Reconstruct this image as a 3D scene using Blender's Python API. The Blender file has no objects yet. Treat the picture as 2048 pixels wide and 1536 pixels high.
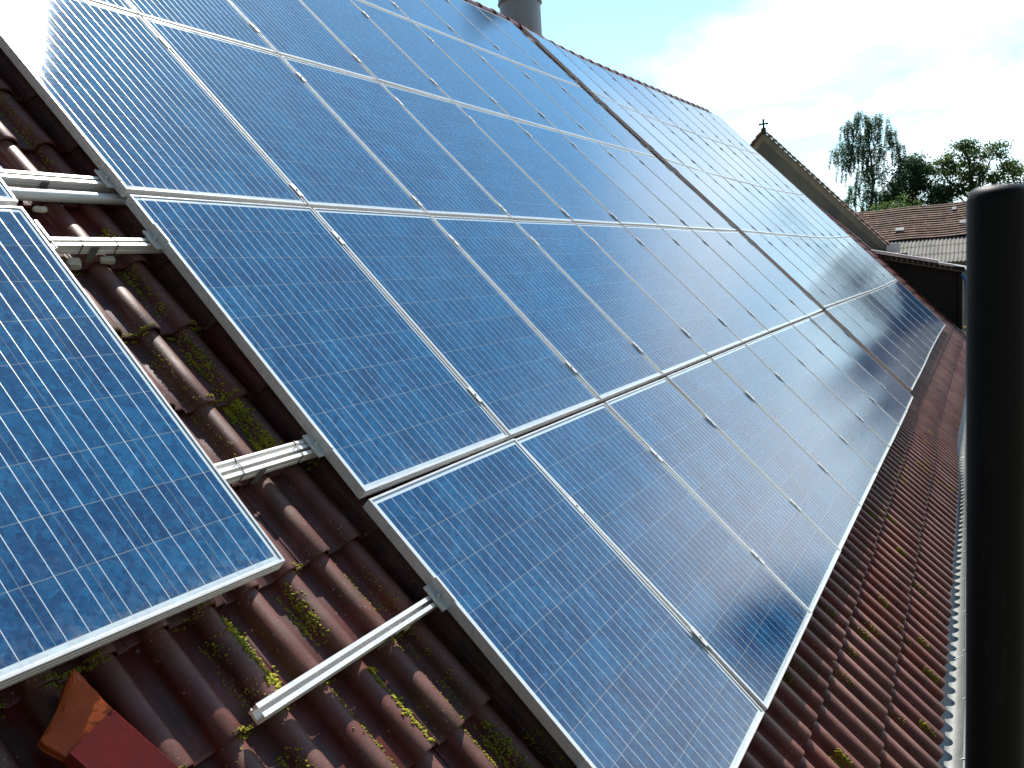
import bpy, math, random
import numpy as np
from mathutils import Matrix, Vector
random.seed(7); rng = np.random.default_rng(11)
SC = bpy.context.scene; COL = SC.collection
PHI = math.radians(46); CS, SN = math.cos(PHI), math.sin(PHI)
def w3(u, v, n): return (u, v*CS-n*SN, v*SN+n*CS)
ROOF = Matrix(((1,0,0,0),(0,CS,-SN,0),(0,SN,CS,0),(0,0,0,1)))
PI = math.pi

# ------------------------------------------------------------ camera, world, sun, exposure
FPX = 1687.874
Rc = np.array([[0.48340522,-0.65297059,0.58305129],[-0.13966366,-0.71503888,-0.68499157],[0.8641837,0.24969742,-0.43684979]])
cam_d = bpy.data.cameras.new('camera'); cam = bpy.data.objects.new('camera', cam_d); COL.objects.link(cam)
r_, u_, b_ = (Vector(w3(*Rc[0])), Vector(w3(*(-Rc[1]))), Vector(w3(*(-Rc[2]))))
CW = Vector(w3(-2.14389349, 0.75139251, 1.74492043))
cam.matrix_world = Matrix(((r_.x,u_.x,b_.x,CW.x),(r_.y,u_.y,b_.y,CW.y),(r_.z,u_.z,b_.z,CW.z),(0,0,0,1)))
cam_d.sensor_width = 36; cam_d.lens = FPX/2048*36; cam_d.clip_start = 0.05; cam_d.clip_end = 3000
cam_d.dof.use_dof = True; cam_d.dof.focus_distance = 4.5; cam_d.dof.aperture_fstop = 11
SC.camera = cam
SUN = Vector((0.5208, 0.2346, 0.8208)).normalized()
SUN_EL = math.asin(SUN.z); SUN_AZ = math.atan2(SUN.x, SUN.y)      # clockwise from +Y
sd = bpy.data.lights.new('sun', 'SUN'); sd.energy = 5.0; sd.angle = math.radians(0.55); sd.color = (1, .955, .88)
sun = bpy.data.objects.new('sun', sd); COL.objects.link(sun); sun.rotation_euler = SUN.to_track_quat('Z','Y').to_euler()
SC.view_settings.view_transform = 'Standard'; SC.view_settings.look = 'None'
SC.view_settings.exposure = 0.85; SC.view_settings.gamma = 1
W = bpy.data.worlds.new('World'); SC.world = W; W.use_nodes = True
nt = W.node_tree; N = nt.nodes; L = nt.links; N.clear()
out = N.new('ShaderNodeOutputWorld'); bg = N.new('ShaderNodeBackground'); bg.inputs['Strength'].default_value = 0.099
sky = N.new('ShaderNodeTexSky'); sky.sky_type = 'NISHITA'; sky.sun_disc = False
sky.sun_elevation = SUN_EL; sky.sun_rotation = SUN_AZ; sky.altitude = 200; sky.air_density = 1.0; sky.dust_density = .25; sky.ozone_density = 2.0
tc = N.new('ShaderNodeTexCoord'); sep = N.new('ShaderNodeSeparateXYZ'); L.new(tc.outputs['Generated'], sep.inputs[0])
# clouds live on a flat layer: direction / (z + .12)
addz = N.new('ShaderNodeMath'); addz.operation = 'ADD'; addz.inputs[1].default_value = 0.16; L.new(sep.outputs[2], addz.inputs[0])
div = N.new('ShaderNodeVectorMath'); div.operation = 'DIVIDE'; cmb = N.new('ShaderNodeCombineXYZ')
for i in range(3): L.new(addz.outputs[0], cmb.inputs[i])
L.new(tc.outputs['Generated'], div.inputs[0]); L.new(cmb.outputs[0], div.inputs[1])
nz = N.new('ShaderNodeTexNoise'); nz.inputs['Scale'].default_value = 1.1; nz.inputs['Detail'].default_value = 9; nz.inputs['Roughness'].default_value = .58; nz.inputs['Distortion'].default_value = .35
mp = N.new('ShaderNodeMapping'); mp.inputs['Location'].default_value = (3.4, 1.55, 0); L.new(div.outputs[0], mp.inputs[0]); L.new(mp.outputs[0], nz.inputs['Vector'])
cr = N.new('ShaderNodeValToRGB'); cr.color_ramp.elements[0].position = .47; cr.color_ramp.elements[1].position = .78
ym = N.new('ShaderNodeMath'); ym.operation = 'MULTIPLY_ADD'; ym.inputs[1].default_value = -.42; ym.inputs[2].default_value = .06; L.new(sep.outputs[1], ym.inputs[0])
ya = N.new('ShaderNodeMath'); ya.operation = 'ADD'; L.new(nz.outputs['Fac'], ya.inputs[0]); L.new(ym.outputs[0], ya.inputs[1]); L.new(ya.outputs[0], cr.inputs[0])
mx = N.new('ShaderNodeMixRGB'); mx.inputs[2].default_value = (10.5, 11, 11.2, 1)
ch = N.new('ShaderNodeMapRange'); ch.inputs[1].default_value=.22; ch.inputs[2].default_value=.5; ch.inputs[3].default_value=1; ch.inputs[4].default_value=.15; L.new(sep.outputs[2], ch.inputs[0]); cm = N.new('ShaderNodeMath'); cm.operation='MULTIPLY'; L.new(cr.outputs[0], cm.inputs[0]); L.new(ch.outputs[0], cm.inputs[1]); L.new(cm.outputs[0], mx.inputs[0]); tint = N.new('ShaderNodeMixRGB'); tint.blend_type = 'MULTIPLY'; tint.inputs[0].default_value = 1; tint.inputs[2].default_value = (.82, 1.20, 1.22, 1); L.new(sky.outputs[0], tint.inputs[1]); hz_ = N.new('ShaderNodeMixRGB'); hr = N.new('ShaderNodeMapRange'); hr.inputs[1].default_value=.05; hr.inputs[2].default_value=.42; hr.inputs[3].default_value=.72; hr.inputs[4].default_value=0; L.new(sep.outputs[2], hr.inputs[0]); L.new(hr.outputs[0], hz_.inputs[0]); hz_.inputs[2].default_value = (5.9, 7.9, 8.6, 1); L.new(tint.outputs[0], hz_.inputs[1]); L.new(hz_.outputs[0], mx.inputs[1]); dt = N.new('ShaderNodeVectorMath'); dt.operation = 'DOT_PRODUCT'; L.new(tc.outputs['Generated'], dt.inputs[0]); dt.inputs[1].default_value = (.86, .36, .36)
fb = N.new('ShaderNodeMapRange'); fb.interpolation_type = 'SMOOTHSTEP'; fb.inputs[1].default_value = -.1; fb.inputs[2].default_value = .72; fb.inputs[3].default_value = .20; fb.inputs[4].default_value = 1; L.new(dt.outputs['Value'], fb.inputs[0])  # added dimming of the unseen sky behind the view, cuts fill light
dm = N.new('ShaderNodeVectorMath'); dm.operation = 'SCALE'; L.new(mx.outputs[0], dm.inputs[0]); L.new(fb.outputs[0], dm.inputs['Scale']); L.new(dm.outputs[0], bg.inputs[0]); L.new(bg.outputs[0], out.inputs[0])

# ------------------------------------------------------------ helpers
def tag(o, label=None, cat=None, group=None, kind=None):
    if label: o['label'] = label
    if cat: o['category'] = cat
    if group: o['group'] = group
    if kind: o['kind'] = kind
    return o
def empty(name, mat=None, parent=None, **k):
    o = bpy.data.objects.new(name, None); COL.objects.link(o); o.empty_display_size = .1
    if mat is not None: o.matrix_world = mat
    if parent: o.parent = parent
    return tag(o, **k)
class MB:
    def __init__(s): s.v = []; s.f = []; s.sm = []
    def add(s, vs, fs, smooth=False):
        b = len(s.v); s.v += [tuple(p) for p in vs]; s.f += [tuple(b+i for i in f) for f in fs]; s.sm += [smooth]*len(fs); return s
    def box(s, x0,x1,y0,y1,z0,z1, bev=0, M=None):
        if bev <= 0:
            vs = [(x,y,z) for z in (z0,z1) for y in (y0,y1) for x in (x0,x1)]
            fs = [(0,2,3,1),(4,5,7,6),(0,1,5,4),(2,6,7,3),(0,4,6,2),(1,3,7,5)]
        else:
            b = min(bev,(x1-x0)/2.2,(y1-y0)/2.2,(z1-z0)/2.2)
            def ring(i,z): return [(x0+i+b*0+ (b if k in (0,) else 0),y0+i,z) for k in (0,)]
            def oct_(i,z):
                X0,X1,Y0,Y1 = x0+i,x1-i,y0+i,y1-i; c=b
                return [(X0+c,Y0,z),(X1-c,Y0,z),(X1,Y0+c,z),(X1,Y1-c,z),(X1-c,Y1,z),(X0+c,Y1,z),(X0,Y1-c,z),(X0,Y0+c,z)]
            vs = oct_(b*.7,z0)+oct_(0,z0+b)+oct_(0,z1-b)+oct_(b*.7,z1)
            fs = [tuple(range(7,-1,-1)), tuple(range(24,32))]
            for r in range(3):
                for k in range(8): fs.append((r*8+k, r*8+(k+1)%8, (r+1)*8+(k+1)%8, (r+1)*8+k))
        if M is not None: vs = [tuple(M@Vector(p)) for p in vs]
        return s.add(vs, fs)
    def tube(s, pts, r, seg=12, cap=True):
        pts = [Vector(p) for p in pts]; n=len(pts); rs = r if isinstance(r,(list,tuple)) else [r]*n
        vs=[]; fs=[]; up=None
        for i,p in enumerate(pts):
            t = (pts[min(i+1,n-1)]-pts[max(i-1,0)]).normalized()
            if up is None: up = Vector((0,0,1)) if abs(t.z)<.9 else Vector((1,0,0))
            a = t.cross(up).normalized(); b = a.cross(t).normalized(); up = b
            for k in range(seg):
                th = 2*PI*k/seg; vs.append(p+rs[i]*(math.cos(th)*a+math.sin(th)*b))
        for i in range(n-1):
            for k in range(seg): fs.append((i*seg+k, (i+1)*seg+k, (i+1)*seg+(k+1)%seg, i*seg+(k+1)%seg))
        s.add(vs, fs, True)
        if cap: s.add([vs[k] for k in range(seg)], [tuple(range(seg))]); s.add([vs[(n-1)*seg+k] for k in range(seg)], [tuple(range(seg-1,-1,-1))])
        return s
    def extrude(s, poly, frames, caps=True, smooth=False):
        # poly: list of (a,b); frames: list of functions (a,b)->point
        n=len(poly); vs=[]; fs=[]
        for fr in frames: vs += [fr(a,b) for a,b in poly]
        for i in range(len(frames)-1):
            for k in range(n): fs.append((i*n+k, i*n+(k+1)%n, (i+1)*n+(k+1)%n, (i+1)*n+k))
        s.add(vs, fs, smooth)
        if caps: s.add(vs[:n], [tuple(range(n-1,-1,-1))]); s.add(vs[-n:], [tuple(range(n))])
        return s
    def mesh(s, name, mat):
        m = bpy.data.meshes.new(name); m.from_pydata(s.v, [], s.f); m.polygons.foreach_set('use_smooth', s.sm); m.materials.append(mat); m.update(); return m
    def build(s, name, mat, parent=None, M=None, **k):
        o = bpy.data.objects.new(name, s.mesh(name, mat)); COL.objects.link(o)
        if M is not None: o.matrix_world = M
        if parent: o.parent = parent
        return tag(o, **k)
def np_mesh(name, verts, quads, mat, smooth=True, color=None, tris=False):
    m = bpy.data.meshes.new(name); k = 3 if tris else 4
    m.vertices.add(len(verts)); m.vertices.foreach_set('co', np.ascontiguousarray(verts, np.float32).ravel())
    m.loops.add(len(quads)*k); m.loops.foreach_set('vertex_index', np.ascontiguousarray(quads, np.int32).ravel())
    m.polygons.add(len(quads)); m.polygons.foreach_set('loop_start', np.arange(len(quads), dtype=np.int32)*k)
    m.polygons.foreach_set('use_smooth', np.full(len(quads), smooth)); m.update(calc_edges=True)
    if color is not None:
        a = m.color_attributes.new('tone', 'FLOAT_COLOR', 'POINT'); a.data.foreach_set('color', np.ascontiguousarray(color, np.float32).ravel())
    m.materials.append(mat); return m

class Mat:
    def __init__(s, name, col=(.5,.5,.5), rough=.5, metal=0, **kw):
        s.m = bpy.data.materials.new(name); s.m.use_nodes = True; s.n = s.m.node_tree.nodes; s.l = s.m.node_tree.links
        s.p = s.n['Principled BSDF']; s.p.inputs['Base Color'].default_value = (*col,1); s.p.inputs['Roughness'].default_value = rough; s.p.inputs['Metallic'].default_value = metal
        for k,v in kw.items(): s.p.inputs[k.replace('_',' ')].default_value = v
        s._c = None
    def node(s, t, **kw):
        n = s.n.new(t)
        for k,v in kw.items():
            if hasattr(n,k): setattr(n,k,v)
            else: n.inputs[k].default_value = v
        return n
    def coord(s, kind='Object'):
        if s._c is None: s._c = s.n.new('ShaderNodeTexCoord')
        return s._c.outputs[kind]
    def noise(s, scale, detail=4, rough=.55, vec=None, dist=0, sc=None):
        n = s.node('ShaderNodeTexNoise'); n.inputs['Scale'].default_value=scale; n.inputs['Detail'].default_value=detail; n.inputs['Roughness'].default_value=rough; n.inputs['Distortion'].default_value=dist
        v = vec or s.coord()
        if sc: v = s.vmul(v, sc)
        s.l.new(v, n.inputs['Vector']); return n.outputs['Fac']
    def vmul(s, v, sc):
        m = s.node('ShaderNodeVectorMath'); m.operation='MULTIPLY'; s.l.new(v,m.inputs[0]); m.inputs[1].default_value = sc; return m.outputs[0]
    def ramp(s, fac, stops):
        r = s.node('ShaderNodeValToRGB'); e = r.color_ramp.elements
        while len(e) < len(stops): e.new(.5)
        for i,(p,c) in enumerate(stops):
            e[i].position = p; e[i].color = (c,c,c,1) if isinstance(c,(int,float)) else (*c,1)
        s.l.new(fac, r.inputs[0]); return r.outputs[0]
    def math(s, op, a, b=None, c=None, clamp=False):
        m = s.node('ShaderNodeMath'); m.operation = op; m.use_clamp = clamp
        for i,x in enumerate((a,b,c)):
            if x is None: continue
            if isinstance(x,(int,float)): m.inputs[i].default_value = x
            else: s.l.new(x, m.inputs[i])
        return m.outputs[0]
    def mix(s, f, a, b, mode='MIX'):
        m = s.node('ShaderNodeMixRGB'); m.blend_type = mode
        for i,x in enumerate((f,a,b)):
            if isinstance(x,(int,float)): m.inputs[i].default_value = x if i==0 else (x,x,x,1)
            elif isinstance(x,tuple): m.inputs[i].default_value = (*x,1)
            else: s.l.new(x, m.inputs[i])
        return m.outputs[0]
    def base(s, c): s.l.new(c, s.p.inputs['Base Color']); return s
    def link(s, o, name): s.l.new(o, s.p.inputs[name]); return s
    def bump(s, h, strength=.3, dist=.01):
        b = s.node('ShaderNodeBump'); b.inputs['Strength'].default_value=strength; b.inputs['Distance'].default_value=dist
        s.l.new(h, b.inputs['Height']); s.l.new(b.outputs[0], s.p.inputs['Normal']); return s

# ------------------------------------------------------------ materials
# photovoltaic glass: cells, bus bars and backsheet margins laid out in panel metres
PW, PH = .995, 1.481
CPX, CPY = .1588, .1588
M0X, M0Y = (PW-6*CPX)/2, (PH-9*CPY)/2
def cell_material():
    m = Mat('cell_glass', rough=.45); c = m.coord('Object')
    sx = m.node('ShaderNodeSeparateXYZ'); m.l.new(c, sx.inputs[0]); x, y = sx.outputs[0], sx.outputs[1]
    X = m.math('DIVIDE', m.math('SUBTRACT', x, M0X), CPX); Y = m.math('DIVIDE', m.math('SUBTRACT', y, M0Y), CPY)
    fx = m.math('FRACT', X); fy = m.math('FRACT', Y)
    # inside the cell field
    ins = m.math('MULTIPLY', m.math('MULTIPLY', m.math('GREATER_THAN', X, 0.0), m.math('LESS_THAN', X, 6.0)),
                 m.math('MULTIPLY', m.math('GREATER_THAN', Y, 0.0), m.math('LESS_THAN', Y, 9.0)))
    ey = m.math('MINIMUM', fy, m.math('SUBTRACT', 1.0, fy)); ex = m.math('MINIMUM', fx, m.math('SUBTRACT', 1.0, fx))
    gapx = m.math('LESS_THAN', ex, .0007/CPX); gapy = m.math('LESS_THAN', ey, .0010/CPY)
    gap = m.math('MAXIMUM', gapx, gapy)
    b3 = m.math('FRACT', m.math('MULTIPLY', fx, 3.0)); eb = m.math('ABSOLUTE', m.math('SUBTRACT', b3, .5))
    bus = m.math('LESS_THAN', eb, .00095/(CPX/3))
    bus_field = m.math('MULTIPLY', m.math('GREATER_THAN', Y, -.045), m.math('LESS_THAN', Y, 9.045))
    xin = m.math('MULTIPLY', m.math('GREATER_THAN', X, 0.0), m.math('LESS_THAN', X, 6.0))
    bus = m.math('MULTIPLY', m.math('MULTIPLY', bus, bus_field), xin)
    # interconnect ribbons in the end margins, broken between string pairs
    ry = m.math('MAXIMUM', m.math('MULTIPLY', m.math('GREATER_THAN', Y, -.075), m.math('LESS_THAN', Y, -.045)),
                m.math('MULTIPLY', m.math('GREATER_THAN', Y, 9.045), m.math('LESS_THAN', Y, 9.075)))
    f2 = m.math('FRACT', m.math('MULTIPLY', X, .5)); rx = m.math('MULTIPLY', m.math('GREATER_THAN', f2, .07), m.math('LESS_THAN', f2, .93))
    rib = m.math('MULTIPLY', m.math('MULTIPLY', ry, rx), xin)
    metal = m.math('MAXIMUM', bus, rib)
    # random per panel offset
    oi = m.node('ShaderNodeObjectInfo'); off = m.node('ShaderNodeVectorMath'); off.operation='ADD'
    sc = m.node('ShaderNodeVectorMath'); sc.operation='SCALE'; sc.inputs[0].default_value=(37,91,0); m.l.new(oi.outputs['Random'], sc.inputs['Scale'])
    m.l.new(c, off.inputs[0]); m.l.new(sc.outputs[0], off.inputs[1]); cv = off.outputs[0]
    vo = m.node('ShaderNodeTexVoronoi'); vo.inputs['Scale'].default_value = 60; m.l.new(m.vmul(cv,(1,.8,1)), vo.inputs['Vector'])
    vo2 = m.node('ShaderNodeTexVoronoi'); vo2.inputs['Scale'].default_value = 190; m.l.new(m.vmul(cv,(1,1,1)), vo2.inputs['Vector'])
    s1 = m.node('ShaderNodeSeparateColor'); m.l.new(vo.outputs['Color'], s1.inputs[0]); s2 = m.node('ShaderNodeSeparateColor'); m.l.new(vo2.outputs['Color'], s2.inputs[0])
    big = m.noise(6, 5, .65, cv, .6); patch = m.ramp(m.noise(11, 6, .7, cv, 1.2), [(.57,0),(.68,1)])
    # tint by cell
    ci = m.node('ShaderNodeCombineXYZ'); m.l.new(m.math('FLOOR', X), ci.inputs[0]); m.l.new(m.math('FLOOR', Y), ci.inputs[1]); m.l.new(oi.outputs['Random'], ci.inputs[2])
    wn = m.node('ShaderNodeTexWhiteNoise'); m.l.new(ci.outputs[0], wn.inputs['Vector'])
    t = m.math('ADD', m.math('ADD', m.math('MULTIPLY', s1.outputs[0], .30), m.math('MULTIPLY', s2.outputs[1], .18)), m.math('ADD', m.math('MULTIPLY', big, .45), m.math('MULTIPLY', wn.outputs['Value'], .22)))
    cell = m.ramp(t, [(.22,(.002,.018,.060)),(.52,(.003,.046,.125)),(.85,(.008,.100,.225))])
    cell = m.mix(m.math('MULTIPLY', patch, m.math('MULTIPLY', s1.outputs[1], .75)), cell, (.045,.16,.34))
    cell = m.mix(m.math('MULTIPLY', s2.outputs[0], .22), cell, (.030,.028,.12))
    back = (.50,.60,.66)
    col = m.mix(gap, cell, (.16,.19,.21)); col = m.mix(ins, back, col); col = m.mix(metal, col, (.62,.66,.66))
    dn = m.noise(38, 6, .7, cv, .5); edge = m.ramp(y, [(.008,1),(.05,.25),(.12,0)])
    dust = m.math('MULTIPLY', m.ramp(dn,[(.42,0),(.75,1)]), m.math('ADD', m.math('MULTIPLY', edge, .55), m.math('MULTIPLY', m.ramp(m.noise(1.7,4,.6,cv),[(.45,0),(.7,1)]), .10)))
    vd = m.node('ShaderNodeTexVoronoi'); vd.inputs['Scale'].default_value=9; m.l.new(cv, vd.inputs['Vector']); sd_ = m.node('ShaderNodeSeparateColor'); m.l.new(vd.outputs['Color'], sd_.inputs[0])
    drop = m.math('MULTIPLY', m.math('LESS_THAN', m.math('ADD', vd.outputs['Distance'], m.math('MULTIPLY', dn, .05)), .062), m.math('GREATER_THAN', sd_.outputs[0], .95))
    col = m.mix(dust, col, (.30,.32,.31)); col = m.mix(m.math('MULTIPLY', drop, .8), col, (.55,.58,.6))
    m.base(col); m.link(m.math('MULTIPLY', metal, .45), 'Metallic')
    m.link(m.math('SUBTRACT', .5, m.math('MULTIPLY', metal, .2)), 'Roughness')
    m.p.inputs['Specular IOR Level'].default_value = .0
    m.p.inputs['Coat Weight'].default_value = 1.0; m.p.inputs['Coat IOR'].default_value = 1.7
    m.link(m.ramp(m.noise(2.2, 5, .6, cv), [(.3,.030),(.7,.042)]), 'Coat Roughness')
    # fine rolled texture of solar glass: normals scatter by about one degree
    w_ = m.node('ShaderNodeTexWhiteNoise'); m.l.new(m.vmul(c,(9137.,8731.,7919.)), w_.inputs['Vector'])
    su = m.node('ShaderNodeVectorMath'); su.operation='SUBTRACT'; m.l.new(w_.outputs['Color'], su.inputs[0]); su.inputs[1].default_value=(.5,.5,.5)
    sk = m.node('ShaderNodeVectorMath'); sk.operation='SCALE'; m.l.new(su.outputs[0], sk.inputs[0]); sk.inputs['Scale'].default_value=.056
    ge = m.node('ShaderNodeNewGeometry'); ad = m.node('ShaderNodeVectorMath'); ad.operation='ADD'; m.l.new(ge.outputs['Normal'], ad.inputs[0]); m.l.new(sk.outputs[0], ad.inputs[1])
    no = m.node('ShaderNodeVectorMath'); no.operation='NORMALIZE'; m.l.new(ad.outputs[0], no.inputs[0]); m.l.new(no.outputs[0], m.p.inputs['Coat Normal'])
    return m.m
M_CELL = cell_material()
def alu(name, col, rough, metal=.75, groove=None):
    m = Mat(name, col, rough, metal); n = m.noise(9, 5, .6, sc=(1,6,6)); m.base(m.mix(m.ramp(n,[(.3,0),(.75,1)]), tuple(c*.82 for c in col), col))
    m.link(m.ramp(m.noise(30,3),[(.3,rough*.8),(.7,rough*1.25)]),'Roughness'); return m.m
M_FRAME = alu('anodised_frame', (.72,.73,.73), .30, .22)
M_RAIL = alu('mill_finish_rail', (.86,.85,.82), .42, .35)
M_CLAMP = alu('clamp_aluminium', (.68,.70,.70), .45, .15)
M_STEEL = alu('galvanised_steel', (.55,.58,.58), .5, .4)
M_DSTEEL = alu('dull_hook_steel', (.16,.165,.15), .6, .3)
M_BOLT = Mat('stainless_bolt', (.45,.45,.44), .3, .9).m
M_BLACK = Mat('black_plastic', (.015,.015,.016), .45).m
def pvc():
    m = Mat('white_conduit_pvc', (.74,.73,.69), .45); return m.m
M_PVC = pvc()
def tile_material():
    m = Mat('concrete_roof_tile', rough=.5); o = m.coord('Object')
    at = m.node('ShaderNodeAttribute'); at.attribute_name='tone'; s = m.node('ShaderNodeSeparateColor'); m.l.new(at.outputs['Color'], s.inputs[0])
    n1 = m.noise(9, 6, .65, o); n2 = m.noise(120, 3, .7, o); n3 = m.noise(1.1, 4, .6, o)
    red = m.mix(m.ramp(n1,[(.35,0),(.7,1)]), (.200,.025,.014), (.085,.014,.009))
    mauve = m.mix(m.ramp(n1,[(.35,0),(.7,1)]), (.175,.072,.062), (.082,.032,.028))
    f = m.math('ADD', m.math('MULTIPLY', s.outputs[0], .75), m.math('MULTIPLY', n3, .5)); f = m.ramp(f,[(.30,0),(.80,1)])
    # g = roll crown (weathered paler, dustier)
    f = m.math('MAXIMUM', m.math('MULTIPLY', f, .8), m.math('MULTIPLY', s.outputs[1], .35))
    col = m.mix(f, red, mauve)
    cm_ = m.math('MULTIPLY', m.ramp(s.outputs[1],[(.55,0),(.98,1)]), m.ramp(m.noise(2.3,5,.6,o),[(.33,.15),(.65,.85)]))
    col = m.mix(cm_, col, (.315,.160,.130))
    col = m.mix(m.ramp(n2,[(.35,.0),(.65,.55)]), col, m.mix(.5, col, (.02,.012,.01)))
    gx = m.node('ShaderNodeSeparateXYZ'); m.l.new(o, gx.inputs[0]); near_shade = m.ramp(m.math('MULTIPLY', m.math('ADD', gx.outputs[0], 1.0), .25),[(.20,.62),(.55,1.0)])  # tiles around the gap multiplied darker, shade put into the colour
    col = m.mix(1.0, col, near_shade, 'MULTIPLY')
    # pale lichen specks and yellow lichen flecks
    v = m.node('ShaderNodeTexVoronoi'); v.inputs['Scale'].default_value=95; m.l.new(o, v.inputs['Vector'])
    vs = m.node('ShaderNodeSeparateColor'); m.l.new(v.outputs['Color'], vs.inputs[0])
    rad = m.math('MULTIPLY', m.math('POWER', vs.outputs[0], 3.0), .34)
    spot = m.math('MULTIPLY', m.math('LESS_THAN', v.outputs['Distance'], rad), m.math('GREATER_THAN', m.noise(5,4,.6,o,.5), .55))
    col = m.mix(m.math('MULTIPLY', spot, .75), col, m.mix(vs.outputs[1], (.36,.33,.27), (.22,.20,.06)))
    v2 = m.node('ShaderNodeTexVoronoi'); v2.inputs['Scale'].default_value=22; m.l.new(o, v2.inputs['Vector']); s2 = m.node('ShaderNodeSeparateColor'); m.l.new(v2.outputs['Color'], s2.inputs[0])
    sp2 = m.math('MULTIPLY', m.math('LESS_THAN', v2.outputs['Distance'], m.math('MULTIPLY', m.noise(60,3,.6,o), .22)), m.math('GREATER_THAN', s2.outputs[0], .90))
    col = m.mix(m.math('MULTIPLY', sp2, .7), col, (.30,.31,.27))
    # dark algae film in blotches
    col = m.mix(m.ramp(m.noise(3.3,6,.7,o,.8),[(.50,0),(.72,.55)]), col, (.030,.028,.018))
    m.base(col)
    m.link(m.ramp(n1,[(.3,.36),(.7,.58)]), 'Roughness'); m.p.inputs['Specular IOR Level'].default_value=.35
    m.bump(m.math('ADD', m.math('MULTIPLY', n2, .6), m.math('ADD', m.noise(420,2,.6,o), m.math('MULTIPLY', spot,.5))), .42, .0016); return m.m
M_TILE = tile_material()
def simple(name, c1, c2, scale=6, rough=.8, bump=.0, bscale=60, metal=0, bd=.01, sc=None):
    m = Mat(name, c1, rough, metal); m.base(m.mix(m.ramp(m.noise(scale,7,.65,dist=.4,sc=sc),[(.32,0),(.68,1)]), c1, c2))
    if bump: m.bump(m.noise(bscale,5,.6), bump, bd)
    return m.m
M_MOSS = simple('moss', (.33,.30,.012), (.10,.13,.012), 14, .95, .6, 500, bd=.003)
M_ORANGE = simple('orange_clay', (.55,.125,.030), (.38,.070,.020), 9, .33, .2, 80, bd=.003)
M_REDMETAL = simple('dark_red_sheet', (.20,.024,.018), (.13,.024,.022), 12, .22, .12, 60, bd=.003)
M_ZINC = simple('zinc_gutter', (.185,.19,.18), (.125,.135,.13), 7, .5, .15, 40, metal=.25, bd=.002)
M_CONC = simple('mortar', (.50,.47,.36), (.33,.31,.25), 30, .9, .5, 160, bd=.004)
M_CHIM = simple('painted_stack', (.38,.46,.52), (.29,.36,.42), 2.5, .6, .15, 20, metal=.1, sc=(1,1,.35))
M_CHIMD = simple('stack_seam', (.09,.08,.08), (.06,.06,.06), 5, .7)
M_POLE = simple('black_painted_steel', (.002,.003,.003), (.004,.004,.004), 60, .5, .15, 300, bd=.0006); M_POLE.node_tree.nodes['Principled BSDF'].inputs['Specular IOR Level'].default_value=.22
_m = M_POLE; _n = _m.node_tree.nodes; _l = _m.node_tree.links; _t = _n.new('ShaderNodeTexCoord'); _mp = _n.new('ShaderNodeMapping'); _mp.inputs['Scale'].default_value = (60,60,9); _l.new(_t.outputs['Object'], _mp.inputs[0])
_z = _n.new('ShaderNodeTexNoise'); _z.inputs['Scale'].default_value = 1; _z.inputs['Detail'].default_value = 8; _z.inputs['Roughness'].default_value = .75; _l.new(_mp.outputs[0], _z.inputs['Vector'])
_r = _n.new('ShaderNodeValToRGB'); _r.color_ramp.elements[0].position = .60; _r.color_ramp.elements[1].position = .76; _r.color_ramp.elements[0].color = (.0025,.0032,.0034,1); _r.color_ramp.elements[1].color = (.030,.030,.028,1); _l.new(_z.outputs['Fac'], _r.inputs[0]); _l.new(_r.outputs[0], _n['Principled BSDF'].inputs['Base Color'])
_q = _n.new('ShaderNodeMapRange'); _q.inputs[3].default_value = .38; _q.inputs[4].default_value = .68; _l.new(_z.outputs['Fac'], _q.inputs[0]); _l.new(_q.outputs[0], _n['Principled BSDF'].inputs['Roughness'])
M_PLASTER = simple('old_grey_render', (.26,.245,.20), (.13,.13,.11), 1.3, .95, .5, 12, bd=.02)
M_GABLE = simple('stained_gable_render', (.20,.195,.155), (.09,.097,.09), .9, .95, .6, 9, bd=.03)
M_WALL = simple('house_plaster', (.50,.47,.40), (.42,.40,.34), 1.0, .9, .3, 30)
M_OPENSHADE = simple('opening_shade', (.012,.013,.014), (.022,.021,.020), 3, .85, .4, 20, sc=(1,1,.15))  # near black: shade of openings and gaps put into the colour
M_WOOD = simple('weathered_timber', (.20,.18,.155), (.09,.075,.06), 5, .85, .3, 40, sc=(.3,3,3))
M_FLASH = simple('pale_edge_trim', (.86,.87,.9), (.7,.71,.74), 3, .5)
M_SHEET = simple('grey_roof_sheet', (.27,.28,.30), (.19,.20,.21), 3, .6)
M_WHITE = simple('white_boards', (.72,.71,.74), (.62,.60,.63), 3, .7)
M_ASB = simple('fibre_cement', (.20,.19,.17), (.12,.115,.105), 1.6, .85, .3, 30)
M_ROOFLIGHT = simple('pale_glass_tile', (.50,.53,.53), (.35,.38,.38), 9, .3)
M_BLUE = simple('blue_plastic', (.05,.18,.42), (.03,.12,.32), 5, .4)
M_TARP = simple('navy_tarpaulin', (.01,.03,.16), (.008,.02,.10), 3, .5, .5, 8, bd=.04)
M_GROUND = simple('courtyard_ground', (.10,.095,.07), (.055,.07,.03), .35, .95, .5, 8, bd=.05)
M_IRON = simple('rusty_stone_cross', (.05,.04,.035), (.03,.025,.022), 9, .9)
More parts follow.
